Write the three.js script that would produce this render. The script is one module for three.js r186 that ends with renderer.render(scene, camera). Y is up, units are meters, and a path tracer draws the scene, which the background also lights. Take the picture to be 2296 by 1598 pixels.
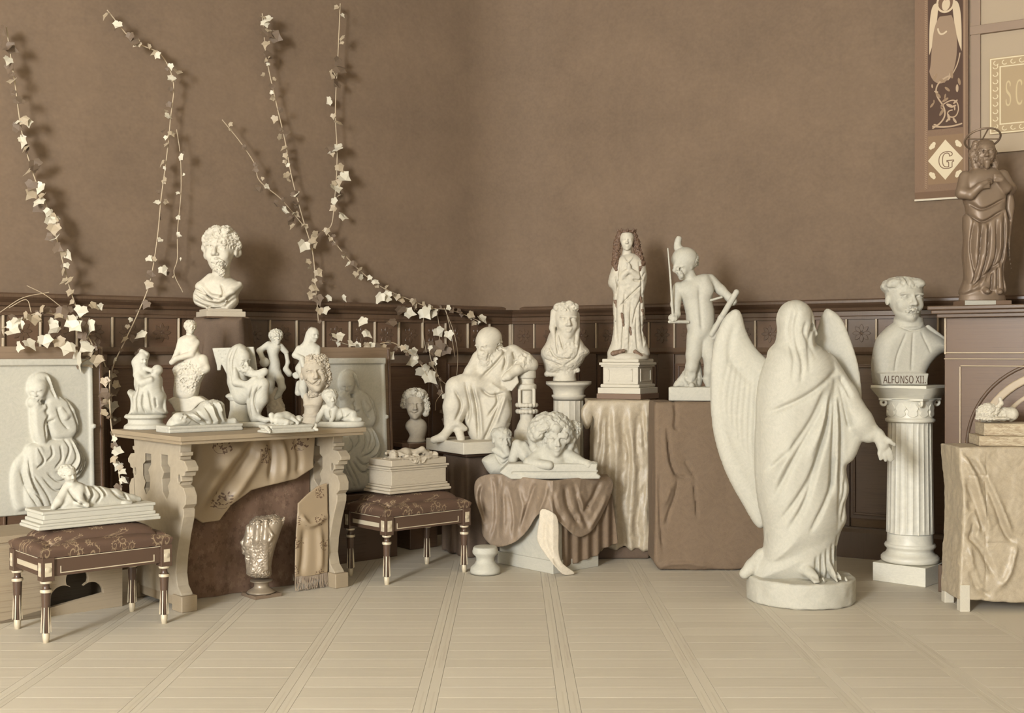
import * as THREE from 'three';
import { RoundedBoxGeometry } from 'three/addons/geometries/RoundedBoxGeometry.js';
import { mergeGeometries, mergeVertices } from 'three/addons/utils/BufferGeometryUtils.js';
import { ImprovedNoise } from 'three/addons/math/ImprovedNoise.js';
import { RectAreaLightUniformsLib } from 'three/addons/lights/RectAreaLightUniformsLib.js';
import { FontLoader } from 'three/addons/loaders/FontLoader.js';
import { TextGeometry } from 'three/addons/geometries/TextGeometry.js';

// ---------- camera, sky, daylight, exposure ----------
const scene = new THREE.Scene();
const FOCAL = 2650, EYE = 1.2, CX = 1148, CY = 790;            // focal length and principal point, in photograph pixels
const camera = new THREE.PerspectiveCamera(2 * Math.atan(799 / FOCAL) * 180 / Math.PI, 2296 / 1598, 0.05, 100);
camera.position.set(0, EYE, 0);
camera.lookAt(0, EYE, -1);
camera.setViewOffset(2296, 1598, 0, 9, 2296, 1598);
const renderer = new THREE.WebGLRenderer({ antialias: true });
renderer.toneMapping = THREE.LinearToneMapping;
renderer.toneMappingExposure = 1.12;
renderer.shadowMap.enabled = true;
scene.background = new THREE.Color().setRGB(1.0, 0.93, 0.78);
RectAreaLightUniformsLib.init();
const KEY_LIGHT = 100, FILL_LIGHT = 3.0, LIGHT_COLOR = new THREE.Color().setRGB(0.94, 0.98, 1.03);

// ---------- helpers ----------
const V3 = THREE.Vector3, PI = Math.PI, rad = (a) => a * PI / 180;
const at = (u, v, d) => new V3((u - CX) / FOCAL * d, EYE - (v - CY) / FOCAL * d, -d);
const floorD = (v) => FOCAL * EYE / (v - CY);
let seed = 7;
const rnd = () => { seed = (seed * 1664525 + 1013904223) >>> 0; return seed / 4294967296; };
const rr = (a, b) => a + (b - a) * rnd();
const PN = new ImprovedNoise(), noise3 = (x, y, z) => PN.noise(x + 13.7, y + 51.3, z + 7.9);
const used = new Map();
const numbered = (n) => { const k = used.get(n) || 0; used.set(n, k + 1); return k ? n + '_' + String(k).padStart(3, '0') : n; };
function thing(name, label, category, pos, turn = 0, group) {
  const g = new THREE.Group();
  g.name = numbered(name);
  if (pos) g.position.copy(Array.isArray(pos) ? new V3(...pos) : pos);
  g.rotation.y = turn;
  g.userData = { label, category };
  if (group) g.userData.group = group;
  scene.add(g);
  return g;
}
function mesh(name, geo, mat, parent, pos, label) {
  const m = new THREE.Mesh(geo, mat);
  m.name = name; m.castShadow = m.receiveShadow = true;
  if (pos) m.position.set(...pos);
  if (label) m.userData.label = label;
  parent.add(m);
  return m;
}
const bx = (w, h, d, x = 0, y = 0, z = 0, r = 0) => {          // box with its base centre at x, y, z
  const g = r ? new RoundedBoxGeometry(w, h, d, 2, r) : new THREE.BoxGeometry(w, h, d);
  g.translate(x, y + h / 2, z); return g;
};
const merged = (list) => mergeGeometries(list.map((g) => { const n = g.index ? g.toNonIndexed() : g; for (const k of Object.keys(n.attributes)) if (!['position', 'normal', 'uv'].includes(k)) n.deleteAttribute(k); return n; }));
const lathe = (pts, seg = 40) => new THREE.LatheGeometry(pts.map(([r, y]) => new THREE.Vector2(r, y)), seg);
function prism(pts, depth, bevel = 0.003, holes = []) {         // outline in metres, extruded along z and centred
  const sh = new THREE.Shape(pts.map((p) => new THREE.Vector2(p[0], p[1])));
  for (const h of holes) sh.holes.push(new THREE.Path(h.map((p) => new THREE.Vector2(p[0], p[1]))));
  const g = new THREE.ExtrudeGeometry(sh, { depth: depth - 2 * bevel, bevelEnabled: bevel > 0, bevelSize: bevel, bevelThickness: bevel, bevelSegments: 2, bevelOffset: -bevel });
  g.translate(0, 0, -depth / 2 + bevel); return g;
}
function spline2(p, closed = true, sub = 6) {                   // smooth outline through points
  const c = new THREE.CatmullRomCurve3(p.map((q) => new V3(q[0], q[1], 0)), closed, 'centripetal');
  return c.getPoints(p.length * sub).slice(0, closed ? -1 : undefined).map((q) => [q.x, q.y]);
}

// ---------- materials (sepia tones, linear values) ----------
const rgb = (r, g, b) => new THREE.Color().setRGB(r, g, b);
function canvasTex(w, h, draw, srgb = true) {
  const c = document.createElement('canvas'); c.width = w; c.height = h;
  const x = c.getContext('2d'); draw(x, w, h);
  const t = new THREE.CanvasTexture(c); if (srgb) t.colorSpace = THREE.SRGBColorSpace;
  t.wrapS = t.wrapT = THREE.RepeatWrapping; t.magFilter = THREE.LinearFilter; t.anisotropy = 8;
  return t;
}
function noiseTex(n, f, lo, hi, tint = null) {                  // tileable mottling; tint multiplies a colour
  const px = new Uint8Array(n * n * 4);
  for (let y = 0; y < n; y++) for (let x = 0; x < n; x++) {
    let s = 0; for (const [fx, fy, a] of f) { const A = x / n * 2 * PI, B = y / n * 2 * PI; s += a * noise3(Math.cos(A) * fx, Math.sin(A) * fx + Math.cos(B) * fy, Math.sin(B) * fy); }
    const t = Math.max(0, Math.min(1, 0.5 + s)), v = lo + (hi - lo) * t, i = (y * n + x) * 4;
    for (let k = 0; k < 3; k++) px[i + k] = Math.max(0, Math.min(255, 255 * v * (tint ? tint[k] : 1)));
    px[i + 3] = 255;
  }
  const t = new THREE.DataTexture(px, n, n); t.wrapS = t.wrapT = THREE.RepeatWrapping; t.magFilter = THREE.LinearFilter; t.needsUpdate = true;
  return t;
}
const std = (c, rough = 0.8, extra = {}) => new THREE.MeshStandardMaterial({ color: c, roughness: rough, side: THREE.DoubleSide, ...extra });
const grain = noiseTex(256, [[3, 3, 0.5], [9, 9, 0.4], [24, 24, 0.3]], 0.86, 1.0);
const fine = noiseTex(256, [[12, 12, 0.5], [40, 40, 0.5]], 0, 1);
const M = {
  plaster: std(rgb(0.475, 0.445, 0.365), 0.75, { map: grain }),
  clay: std(rgb(0.44, 0.375, 0.28), 0.75, { map: grain }),
  clayPale: std(rgb(0.56, 0.505, 0.40), 0.75, { map: grain }),
  marble: std(rgb(0.70, 0.655, 0.535), 0.45, { map: grain }),
  bronze: std(rgb(0.20, 0.14, 0.092), 0.45, { metalness: 0.2 }),
  darkClay: std(rgb(0.17, 0.105, 0.065), 0.6, {}),
  silver: std(rgb(0.30, 0.24, 0.17), 0.36, { metalness: 0.35 }),
  gilt: std(rgb(0.62, 0.53, 0.38), 0.35, { metalness: 0.3 }),
  leaf: std(rgb(0.56, 0.505, 0.39), 0.5),
  leafMid: std(rgb(0.36, 0.285, 0.19), 0.55),
  leafDark: std(rgb(0.13, 0.088, 0.055), 0.65),
  stem: std(rgb(0.42, 0.33, 0.22), 0.7),
  hairDark: std(rgb(0.13, 0.075, 0.045), 0.6),
};
// ---------- sculpting: signed-distance solids meshed with surface nets ----------
// Coordinates are u (right), v (down) and w (towards the viewer), in one unit; a sculpture turns them into metres about its base.
const smin = (a, b, k) => { const h = k - Math.abs(a - b); return h > 0 ? Math.min(a, b) - h * h / (4 * k) : Math.min(a, b); };
function sdPoly(p, x, y) {                                      // signed distance to a closed polygon [[x, y], ...]
  let d = 1e18, s = 1;
  for (let i = 0, j = p.length - 1; i < p.length; j = i++) {
    const ax = p[i][0], ay = p[i][1], bx_ = p[j][0], by = p[j][1], ex = bx_ - ax, ey = by - ay, wx = x - ax, wy = y - ay;
    const t = Math.max(0, Math.min(1, (wx * ex + wy * ey) / (ex * ex + ey * ey || 1))), qx = wx - ex * t, qy = wy - ey * t;
    d = Math.min(d, qx * qx + qy * qy);
    const c1 = y >= ay, c2 = y < by, c3 = ex * wy > ey * wx;
    if ((c1 && c2 && c3) || (!c1 && !c2 && !c3)) s = -s;
  }
  return s * Math.sqrt(d);
}
function foldFn([pts, width, amp]) {                             // smooth ridge along a line, as a height in u, v
  const p = pts.length > 2 ? spline2(pts, false, 4) : pts, n = p.length, W = (width * 2.6) ** 2, lo = [0, 1].map((i) => Math.min(...p.map((q) => q[i])) - width * 2.6), hi = [0, 1].map((i) => Math.max(...p.map((q) => q[i])) + width * 2.6);
  return (x, y) => {
    if (x < lo[0] || x > hi[0] || y < lo[1] || y > hi[1]) return 0;
    let d = 1e18, T = 0;
    for (let i = 1; i < n; i++) { const ax = p[i - 1][0], ay = p[i - 1][1], ex = p[i][0] - ax, ey = p[i][1] - ay, t = Math.max(0, Math.min(1, ((x - ax) * ex + (y - ay) * ey) / (ex * ex + ey * ey || 1))), q = (x - ax - ex * t) ** 2 + (y - ay - ey * t) ** 2; if (q < d) { d = q; T = (i - 1 + t) / (n - 1); } }
    return d > W ? 0 : amp * Math.min(1, Math.min(T, 1 - T) * 4 + 0.2) * Math.exp(-d / (width * width));
  };
}
class Sculpt {
  constructor(cell) { this.cell = cell; this.ops = []; this.k = 4; }
  op(f, b, k, o = {}) { this.ops.push({ f, b, k: k ?? this.k, late: this.late, ...o }); return this; }
  c(a, b, k, cut) {                                             // tapered capsule between [u, v, w, r]
    const x0 = a[0], y0 = -a[1], z0 = a[2], r0 = a[3], dx = b[0] - x0, dy = -b[1] - y0, dz = b[2] - z0, dr = b[3] - r0, l2 = dx * dx + dy * dy + dz * dz || 1e-6, R = Math.max(r0, b[3]);
    return this.op((x, y, z) => { const px = x - x0, py = y - y0, pz = z - z0, t = Math.max(0, Math.min(1, (px * dx + py * dy + pz * dz) / l2)); return Math.hypot(px - dx * t, py - dy * t, pz - dz * t) - r0 - dr * t; },
      [Math.min(x0, x0 + dx) - R, Math.max(x0, x0 + dx) + R, Math.min(y0, y0 + dy) - R, Math.max(y0, y0 + dy) + R, Math.min(z0, z0 + dz) - R, Math.max(z0, z0 + dz) + R], k, { cut });
  }
  chain(p, k, cut) { for (let i = 1; i < p.length; i++) this.c(p[i - 1], p[i], k, cut); return this; }
  s(u, v, w, r, k, cut) { return this.e([u, v, w], [r, r, r], k, null, cut); }
  e(p, r, k, rot, cut) {                                        // ellipsoid; rot = [x, y, z] degrees
    const x0 = p[0], y0 = -p[1], z0 = p[2]; let m = null;
    if (rot) { const q = Array.isArray(rot) ? new THREE.Matrix4().makeRotationFromEuler(new THREE.Euler(rad(rot[0]), rad(rot[1]), rad(rot[2]), 'YXZ')) : rot; m = q.clone().transpose().elements; }
    const R = m ? Math.max(...r) : 0, [a, b, c] = r, mn = Math.min(a, b, c);
    return this.op((x, y, z) => {
      let px = x - x0, py = y - y0, pz = z - z0;
      if (m) { const qx = m[0] * px + m[4] * py + m[8] * pz, qy = m[1] * px + m[5] * py + m[9] * pz; pz = m[2] * px + m[6] * py + m[10] * pz; px = qx; py = qy; }
      const k0 = Math.hypot(px / a, py / b, pz / c), k1 = Math.hypot(px / a / a, py / b / b, pz / c / c); return k1 > 1e-9 ? k0 * (k0 - 1) / k1 : -mn;
    }, m ? [x0 - R, x0 + R, y0 - R, y0 + R, z0 - R, z0 + R] : [x0 - a, x0 + a, y0 - b, y0 + b, z0 - c, z0 + c], k, { cut });
  }
  box(p, h, r = 1, k, rot, cut) {                               // rounded box: centre, half sizes
    const x0 = p[0], y0 = -p[1], z0 = p[2]; let m = null;
    if (rot) m = new THREE.Matrix4().makeRotationFromEuler(new THREE.Euler(rad(rot[0]), rad(rot[1]), rad(rot[2]), 'YXZ')).transpose().elements;
    const R = m ? Math.hypot(...h) : 0, [a, b, c] = h;
    return this.op((x, y, z) => {
      let px = x - x0, py = y - y0, pz = z - z0;
      if (m) { const qx = m[0] * px + m[4] * py + m[8] * pz, qy = m[1] * px + m[5] * py + m[9] * pz; pz = m[2] * px + m[6] * py + m[10] * pz; px = qx; py = qy; }
      const X = Math.abs(px) - a + r, Y = Math.abs(py) - b + r, Z = Math.abs(pz) - c + r;
      return Math.hypot(Math.max(X, 0), Math.max(Y, 0), Math.max(Z, 0)) + Math.min(0, Math.max(X, Y, Z)) - r;
    }, m ? [x0 - R, x0 + R, y0 - R, y0 + R, z0 - R, z0 + R] : [x0 - a, x0 + a, y0 - b, y0 + b, z0 - c, z0 + c], k, { cut });
  }
  lat(u, w, prof, k, o = {}) {                                  // turned solid: profile [[v, r], ...] top to bottom, sx / sz squash, fold(angle, v) added to the radius, lean per v
    const pr = prof.map(([v, r]) => [-v, r]).sort((p, q) => p[0] - q[0]), sx = o.sx || 1, sz = o.sz || 1, R = Math.max(...prof.map((p) => p[1])) * Math.max(sx, sz) + (o.amp || 0), lean = o.lean || (() => [0, 0]);
    const y0 = pr[0][0], y1 = pr[pr.length - 1][0], L = Math.max(...[0, 0.25, 0.5, 0.75, 1].map((t) => Math.max(...lean(-(y0 + (y1 - y0) * t)).map(Math.abs))));
    const rAt = (y) => { if (y <= y0) return pr[0][1]; for (let i = 1; i < pr.length; i++) if (y <= pr[i][0]) { const t = (y - pr[i - 1][0]) / (pr[i][0] - pr[i - 1][0] || 1); return pr[i - 1][1] + (pr[i][1] - pr[i - 1][1]) * (o.soft ? t * t * (3 - 2 * t) : t); } return pr[pr.length - 1][1]; };
    return this.op((x, y, z) => {
      const [lx, lz] = lean(-y), px = (x - u - lx) / sx, pz = (z - w - lz) / sz, q = Math.hypot(px, pz);
      const r = rAt(y) + (o.fold ? o.fold(Math.atan2(px, pz), -y) : 0), a = (q - r) * Math.min(sx, sz), b = Math.max(y0 - y, y - y1);
      return a > 0 && b > 0 ? Math.hypot(a, b) : Math.max(a, b);
    }, [u - R - L, u + R + L, y0, y1, w - R - L, w + R + L], k);
  }
  puff(poly, w, T, R, k, o = {}) {                              // outline swollen to a rounded body: half depth T reached at R inside the edge
    const p = (o.sharp ? poly : spline2(poly)).map((q) => [q[0], -q[1]]), Tb = o.back ?? T;
    const xs = p.map((q) => q[0]), ys = p.map((q) => q[1]), lean = o.lean;
    return this.op((x, y, z, sd) => {
      const q = z - w - (lean ? lean(x, -y) : 0);
      if (sd > 0) return Math.hypot(sd, q);
      const t = 1 - Math.min(1, -sd / R), h = (q > 0 ? T : Tb) * Math.sqrt(1 - t * t); return Math.max((Math.abs(q) - h) * 0.8, sd);
    }, [Math.min(...xs), Math.max(...xs), Math.min(...ys), Math.max(...ys), w - Tb - (o.reach || 0), w + T + (o.reach || 0)], k, { pre: (x, y) => sdPoly(p, x, y), cut: o.cut });
  }
  slab(poly, w0, w1, r = 1, k, o = {}) {                        // outline with flat faces; lean(u, v) bends the whole sheet, folds = [[points, width, amp], ...] push it forward
    const p = (o.smooth ? spline2(poly) : poly).map((q) => [q[0], -q[1]]), xs = p.map((q) => q[0]), ys = p.map((q) => q[1]), wc = (w0 + w1) / 2, h = (w1 - w0) / 2, fo = (o.folds || []).map(foldFn), C = [0, 0];
    return this.op((x, y, z, c) => { const a = c[0] + r, b = Math.abs(z - wc - c[1]) * 0.85 - h * 0.85 + r; return Math.hypot(Math.max(a, 0), Math.max(b, 0)) + Math.min(0, Math.max(a, b)) - r; },
      [Math.min(...xs), Math.max(...xs), Math.min(...ys), Math.max(...ys), w0 - (o.reach || 0), w1 + (o.reach || 0)], k, { pre: (x, y) => { C[0] = sdPoly(p, x, y); let q = o.lean ? o.lean(x, -y) : 0; for (const f of fo) q += f(x, -y); C[1] = q; return C; }, cut: o.cut });
  }
  st(pts, width, amp, o = {}) {                                 // a chased line: groove (amp > 0) or ridge (amp < 0) on what faces the viewer
    const p = (pts.length > 2 ? spline2(pts, false, 5) : pts).map((q) => [q[0], -q[1]]), n = p.length, W = width * 2.4, xs = p.map((q) => q[0]), ys = p.map((q) => q[1]);
    const w0 = o.w ?? -1e9, w1 = o.w1 ?? 1e9;
    return this.op((x, y, z, g) => (z > w0 && z < w1 ? g : 0), [Math.min(...xs) - W, Math.max(...xs) + W, Math.min(...ys) - W, Math.max(...ys) + W, -1e9, 1e9], 0, { add: true, pre: (x, y) => {
      let d = 1e18, T = 0;
      for (let i = 1; i < n; i++) { const ax = p[i - 1][0], ay = p[i - 1][1], ex = p[i][0] - ax, ey = p[i][1] - ay, t = Math.max(0, Math.min(1, ((x - ax) * ex + (y - ay) * ey) / (ex * ex + ey * ey || 1))), q = (x - ax - ex * t) ** 2 + (y - ay - ey * t) ** 2; if (q < d) { d = q; T = (i - 1 + t) / (n - 1); } }
      const tp = o.full ? 1 : Math.min(1, Math.min(T, 1 - T) * 5 + 0.25);
      return amp * tp * Math.exp(-d / (width * width));
    } });
  }
  lines(list, width, amp, o) { for (const l of list) this.st(l, width, amp, o); return this; }
  rough(u, v, w, R, amp, f, o = {}) {                           // broken surface (curls, bark, lace) inside a ball or ellipsoid
    const [ru, rv, rw] = Array.isArray(R) ? R : [R, R, R];
    return this.op((x, y, z) => { const q = Math.hypot((x - u) / ru, (y + v) / rv, (z - w) / rw); if (q > 1) return 0; const n = o.curl ? Math.abs(noise3(x * f, y * f, z * f)) * 2 - 0.45 + 0.5 * noise3(x * f * 2.3, y * f * 2.3, z * f * 2.3) : noise3(x * f, y * f, z * f) + 0.5 * noise3(x * f * 2.1, y * f * 2.1, z * f * 2.1); return amp * n * Math.min(1, (1 - q) * 4); },
      [u - ru, u + ru, -v - rv, -v + rv, w - rw, w + rw], 0, { add: true });
  }
  wave(box, f) { return this.op((x, y, z) => f(x, -y, z), [box[0], box[1], -box[3], -box[2], box[4] ?? -1e9, box[5] ?? 1e9], 0, { add: true }); }
  head(u, v, w, h, o = {}) {                                    // a head of height h (chin to crown) centred at u, v, w; yaw to the viewer's right, pitch up, roll clockwise
    const m = new THREE.Matrix4().makeRotationFromEuler(new THREE.Euler(-rad(o.pitch || 0), rad(o.yaw || 0), -rad(o.roll || 0), 'YXZ')), wid = o.wide || 1;
    const P = (x, y, z) => { const q = new V3(x * h * wid, y * h, z * h).applyMatrix4(m); return [u + q.x, v - q.y, w + q.z]; }, k = h * 0.08;
    const E = (x, y, z, a, b, c, kk = k, cut) => this.e(P(x, y, z), [a * h * wid, b * h, c * h], kk, m, cut);
    const C = (a, b, kk = k * 0.6, cut) => this.c([...P(a[0], a[1], a[2]), a[3] * h], [...P(b[0], b[1], b[2]), b[3] * h], kk, cut);
    E(0, 0.11, -0.04, 0.36, 0.39, 0.42); E(0, -0.1, 0.08, 0.295, 0.38, 0.30); E(0, -0.33, 0.14, 0.185, 0.15, 0.2); E(0, -0.42, 0.27, 0.085, 0.075, 0.08);
    if (o.plain) return { P, m };
    for (const s of [-1, 1]) { E(s * 0.17, -0.13, 0.25, 0.10, 0.11, 0.09); E(s * 0.145, 0.03, 0.40, 0.105, 0.062, 0.10, k * 0.5, true); E(s * 0.135, 0.105, 0.325, 0.12, 0.03, 0.06, k * 0.6); if (h > 36) { this.late = true; E(s * 0.145, 0.02, 0.285, 0.066, 0.058, 0.062, k * 0.15); C([s * 0.145 - 0.075, 0.03, 0.32, 0.015], [s * 0.145, 0.066, 0.348, 0.018], k * 0.2); C([s * 0.145 + 0.075, 0.03, 0.32, 0.015], [s * 0.145, 0.066, 0.348, 0.018], k * 0.2); C([s * 0.145 - 0.06, -0.012, 0.325, 0.013], [s * 0.145 + 0.06, -0.012, 0.325, 0.013], k * 0.2); this.late = false; } if (!o.noEars) E(s * 0.36, -0.02, -0.03, 0.04, 0.11, 0.075, k * 0.4); }
    C([0, 0.09, 0.36, 0.03], [0, -0.10, 0.46, 0.055]); for (const s of [-1, 1]) E(s * 0.05, -0.12, 0.395, 0.045, 0.04, 0.05, k * 0.4);
    C([-0.075, -0.225, 0.362, 0.026], [0.075, -0.225, 0.362, 0.026], k * 0.4); E(0, -0.29, 0.355, 0.075, 0.034, 0.04, k * 0.4);
    C([-0.11, -0.257, 0.40, 0.02], [0.11, -0.257, 0.40, 0.02], k * 0.2, true);
    return { P, m };
  }
  geometry(s, u0, v0) {
    const c = this.cell; let b = [1e9, -1e9, 1e9, -1e9, 1e9, -1e9];
    for (const o of this.ops) if (!o.cut && !o.add) for (let i = 0; i < 6; i += 2) { b[i] = Math.min(b[i], o.b[i]); b[i + 1] = Math.max(b[i + 1], o.b[i + 1]); }
    b = b.map((q, i) => q + (i % 2 ? 1 : -1) * 4 * c);
    const nx = Math.ceil((b[1] - b[0]) / c) + 1, ny = Math.ceil((b[3] - b[2]) / c) + 1, nz = Math.ceil((b[5] - b[4]) / c) + 1, N = nx * ny * nz;
    if (N > 3e7) throw new Error('grid too large ' + [nx, ny, nz]);
    const F = new Float32Array(N).fill(1e3), order = [...this.ops.filter((o) => !o.add && !o.cut && !o.late), ...this.ops.filter((o) => o.cut), ...this.ops.filter((o) => o.late), ...this.ops.filter((o) => o.add)];
    for (const o of order) {
      const mg = o.add ? 0 : 3 * c + (o.k || 0), lo = (i) => Math.max(0, Math.floor((o.b[i] - mg - b[i]) / c)), hi = (i, n) => Math.min(n - 1, Math.ceil((o.b[i + 1] + mg - b[i]) / c));
      const X0 = lo(0), X1 = hi(0, nx), Y0 = lo(2), Y1 = hi(2, ny), Z0 = lo(4), Z1 = hi(4, nz), k = Math.max(o.k || 0, 1e-6);
      for (let j = Y0; j <= Y1; j++) for (let i = X0; i <= X1; i++) {
        const x = b[0] + i * c, y = b[2] + j * c, ctx = o.pre ? o.pre(x, y) : 0; if (o.add && o.pre && Math.abs(ctx) < 1e-3) continue;
        let q = (j * nx + i) * nz + Z0;
        for (let l = Z0; l <= Z1; l++, q++) {
          const d = o.f(x, y, b[4] + l * c, ctx);
          if (o.add) F[q] += d; else if (o.cut) F[q] = -smin(-F[q], d, k); else F[q] = smin(F[q], d, k);
        }
      }
    }
    for (let j = 0; j < ny; j++) for (let i = 0; i < nx; i++) for (let l = 0; l < nz; l++) if (j < 1 || i < 1 || l < 1 || j > ny - 2 || i > nx - 2 || l > nz - 2) { const q = (j * nx + i) * nz + l; if (F[q] < 0) F[q] = c; }
    const id = new Int32Array(N).fill(-1), pos = [], uv = [], idx = [], sx = nz, sy = nx * nz, off = [0, 1, sx, sx + 1, sy, sy + 1, sy + sx, sy + sx + 1], ed = [[0, 1], [2, 3], [4, 5], [6, 7], [0, 2], [1, 3], [4, 6], [5, 7], [0, 4], [1, 5], [2, 6], [3, 7]];
    for (let j = 0; j < ny - 1; j++) for (let i = 0; i < nx - 1; i++) for (let l = 0; l < nz - 1; l++) {
      const q = (j * nx + i) * nz + l; let inside = 0; for (let e = 0; e < 8; e++) if (F[q + off[e]] < 0) inside++;
      if (!inside || inside === 8) continue;
      let X = 0, Y = 0, Z = 0, n = 0;
      for (const [e0, e1] of ed) { const a = F[q + off[e0]], d = F[q + off[e1]]; if ((a < 0) !== (d < 0)) { const t = a / (a - d); Z += (e0 & 1) + ((e1 & 1) - (e0 & 1)) * t; X += (e0 >> 1 & 1) + ((e1 >> 1 & 1) - (e0 >> 1 & 1)) * t; Y += (e0 >> 2 & 1) + ((e1 >> 2 & 1) - (e0 >> 2 & 1)) * t; n++; } }
      id[q] = pos.length / 3;
      const x = (b[0] + (i + X / n) * c - u0) * s, y = (b[2] + (j + Y / n) * c + v0) * s, z = (b[4] + (l + Z / n) * c) * s;
      pos.push(x, y, z); uv.push((x + z * 0.6) * 4, (y + z * 0.3) * 4);
    }
    const quad = (a, d, e, f, flip) => { if (a < 0 || d < 0 || e < 0 || f < 0) return; if (flip) idx.push(a, e, d, a, f, e); else idx.push(a, d, e, a, e, f); };
    for (let j = 1; j < ny - 1; j++) for (let i = 1; i < nx - 1; i++) for (let l = 1; l < nz - 1; l++) {
      const q = (j * nx + i) * nz + l, s0 = F[q] < 0;
      if (s0 !== (F[q + sx] < 0)) quad(id[q], id[q - sy], id[q - sy - 1], id[q - 1], !s0);
      if (s0 !== (F[q + sy] < 0)) quad(id[q], id[q - 1], id[q - 1 - sx], id[q - sx], !s0);
      if (s0 !== (F[q + 1] < 0)) quad(id[q], id[q - sx], id[q - sx - sy], id[q - sy], !s0);
    }
    const g = new THREE.BufferGeometry();
    g.setAttribute('position', new THREE.Float32BufferAttribute(pos, 3)); g.setAttribute('uv', new THREE.Float32BufferAttribute(uv, 2)); g.setIndex(idx); g.computeVertexNormals();
    TRIS += idx.length / 3; this.n = idx.length / 3; return g;
  }
}
let TRIS = 0; const BIG = [], DETAIL = 1.08;
// a sculpted thing standing with its base at photograph point u0, v0 at depth d. Parts are carved in a pixel frame of that depth:
// the photograph's own (u, v) when it faces the viewer, or with turn: x along its length, -y up, both from the base point.
function statue(name, label, category, u0, v0, d, o = {}) {
  const g = thing(name, label, category, o.pos || at(u0, v0, d), rad(o.turn || 0), o.group), s = d / FOCAL, local = o.turn !== undefined;
  const part = (pname, mat, cell, fn, plabel, parent = g) => { const S = new Sculpt(cell * DETAIL); fn(S); const geo = S.geometry(s, local ? 0 : u0, local ? 0 : v0); if (S.n > 30000) BIG.push(name + '/' + pname + ' ' + Math.round(S.n / 1000) + 'k'); return mesh(pname, geo, mat, parent, null, plabel); };
  return { g, s, part };
}
const onTable = (v) => (EYE - tableTop) * FOCAL / (v - CY);
// ---------- the room: a corner seen from inside, plank floor, wainscot, windows behind the camera ----------
const CORNER = 8.2, LEFT = rad(37), RIGHT = rad(32), ROOM_H = 4.3;
const leftT = (u) => { const r = (CX - u) / FOCAL; return CORNER * r / (Math.cos(LEFT) + r * Math.sin(LEFT)); };   // distance from the corner along a wall, for an image column
const rightT = (u) => { const r = (u - CX) / FOCAL; return CORNER * r / (Math.cos(RIGHT) + r * Math.sin(RIGHT)); };
const wallD = (u) => (u < CX ? CORNER - leftT(u) * Math.sin(LEFT) : CORNER - rightT(u) * Math.sin(RIGHT));
const woodTex = canvasTex(512, 512, (x, w, h) => {
  x.fillStyle = '#ece6de'; x.fillRect(0, 0, w, h);
  for (let i = 0; i < 900; i++) { const y = rnd() * h, l = rr(60, 400), a = rr(0.02, 0.09); x.strokeStyle = rnd() < 0.6 ? `rgba(70,45,25,${a})` : `rgba(255,250,240,${a})`; x.lineWidth = rr(0.5, 2.2); const x0 = rnd() * w; x.beginPath(); x.moveTo(x0, y); x.bezierCurveTo(x0 + l / 3, y + rr(-3, 3), x0 + l * 0.6, y + rr(-3, 3), x0 + l, y + rr(-2, 2)); x.stroke(); }
});
const floorTex = woodTex.clone(); floorTex.repeat.set(0.6, 0.5);
const wallTex = (() => {
  const n = 1024, px = new Uint8Array(n * n * 4);
  for (let y = 0; y < n; y++) for (let x = 0; x < n; x++) {
    const X = x / n, Y = y / n; let s = 0; for (const [f, a] of [[2.3, 0.30], [5.1, 0.26], [11, 0.2], [27, 0.16], [80, 0.2], [170, 0.2]]) s += a * noise3(X * f, Y * f, f);
    const v = 255 * Math.max(0.6, Math.min(1, 0.86 + s * 0.30)), i = (y * n + x) * 4; px[i] = px[i + 1] = px[i + 2] = v; px[i + 3] = 255;
  }
  const t = new THREE.DataTexture(px, n, n); t.wrapS = t.wrapT = THREE.MirroredRepeatWrapping; t.magFilter = THREE.LinearFilter; t.needsUpdate = true; return t;
})();
const wallMat = std(rgb(0.188, 0.126, 0.078), 0.85, { map: wallTex, bumpMap: fine, bumpScale: 0.001 });
const woodDark = std(rgb(0.115, 0.072, 0.045), 0.3, { map: woodTex });
const woodDarkB = std(rgb(0.150, 0.092, 0.059), 0.27, { map: woodTex });
const woodEdge = std(rgb(0.40, 0.31, 0.205), 0.3);
const plainWall = std(rgb(0.60, 0.54, 0.42), 0.9);
const structure = (g) => { g.userData.kind = 'structure'; return g; };
const group = (name, parent = scene) => { const g = new THREE.Group(); g.name = name; parent.add(g); return g; };

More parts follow.
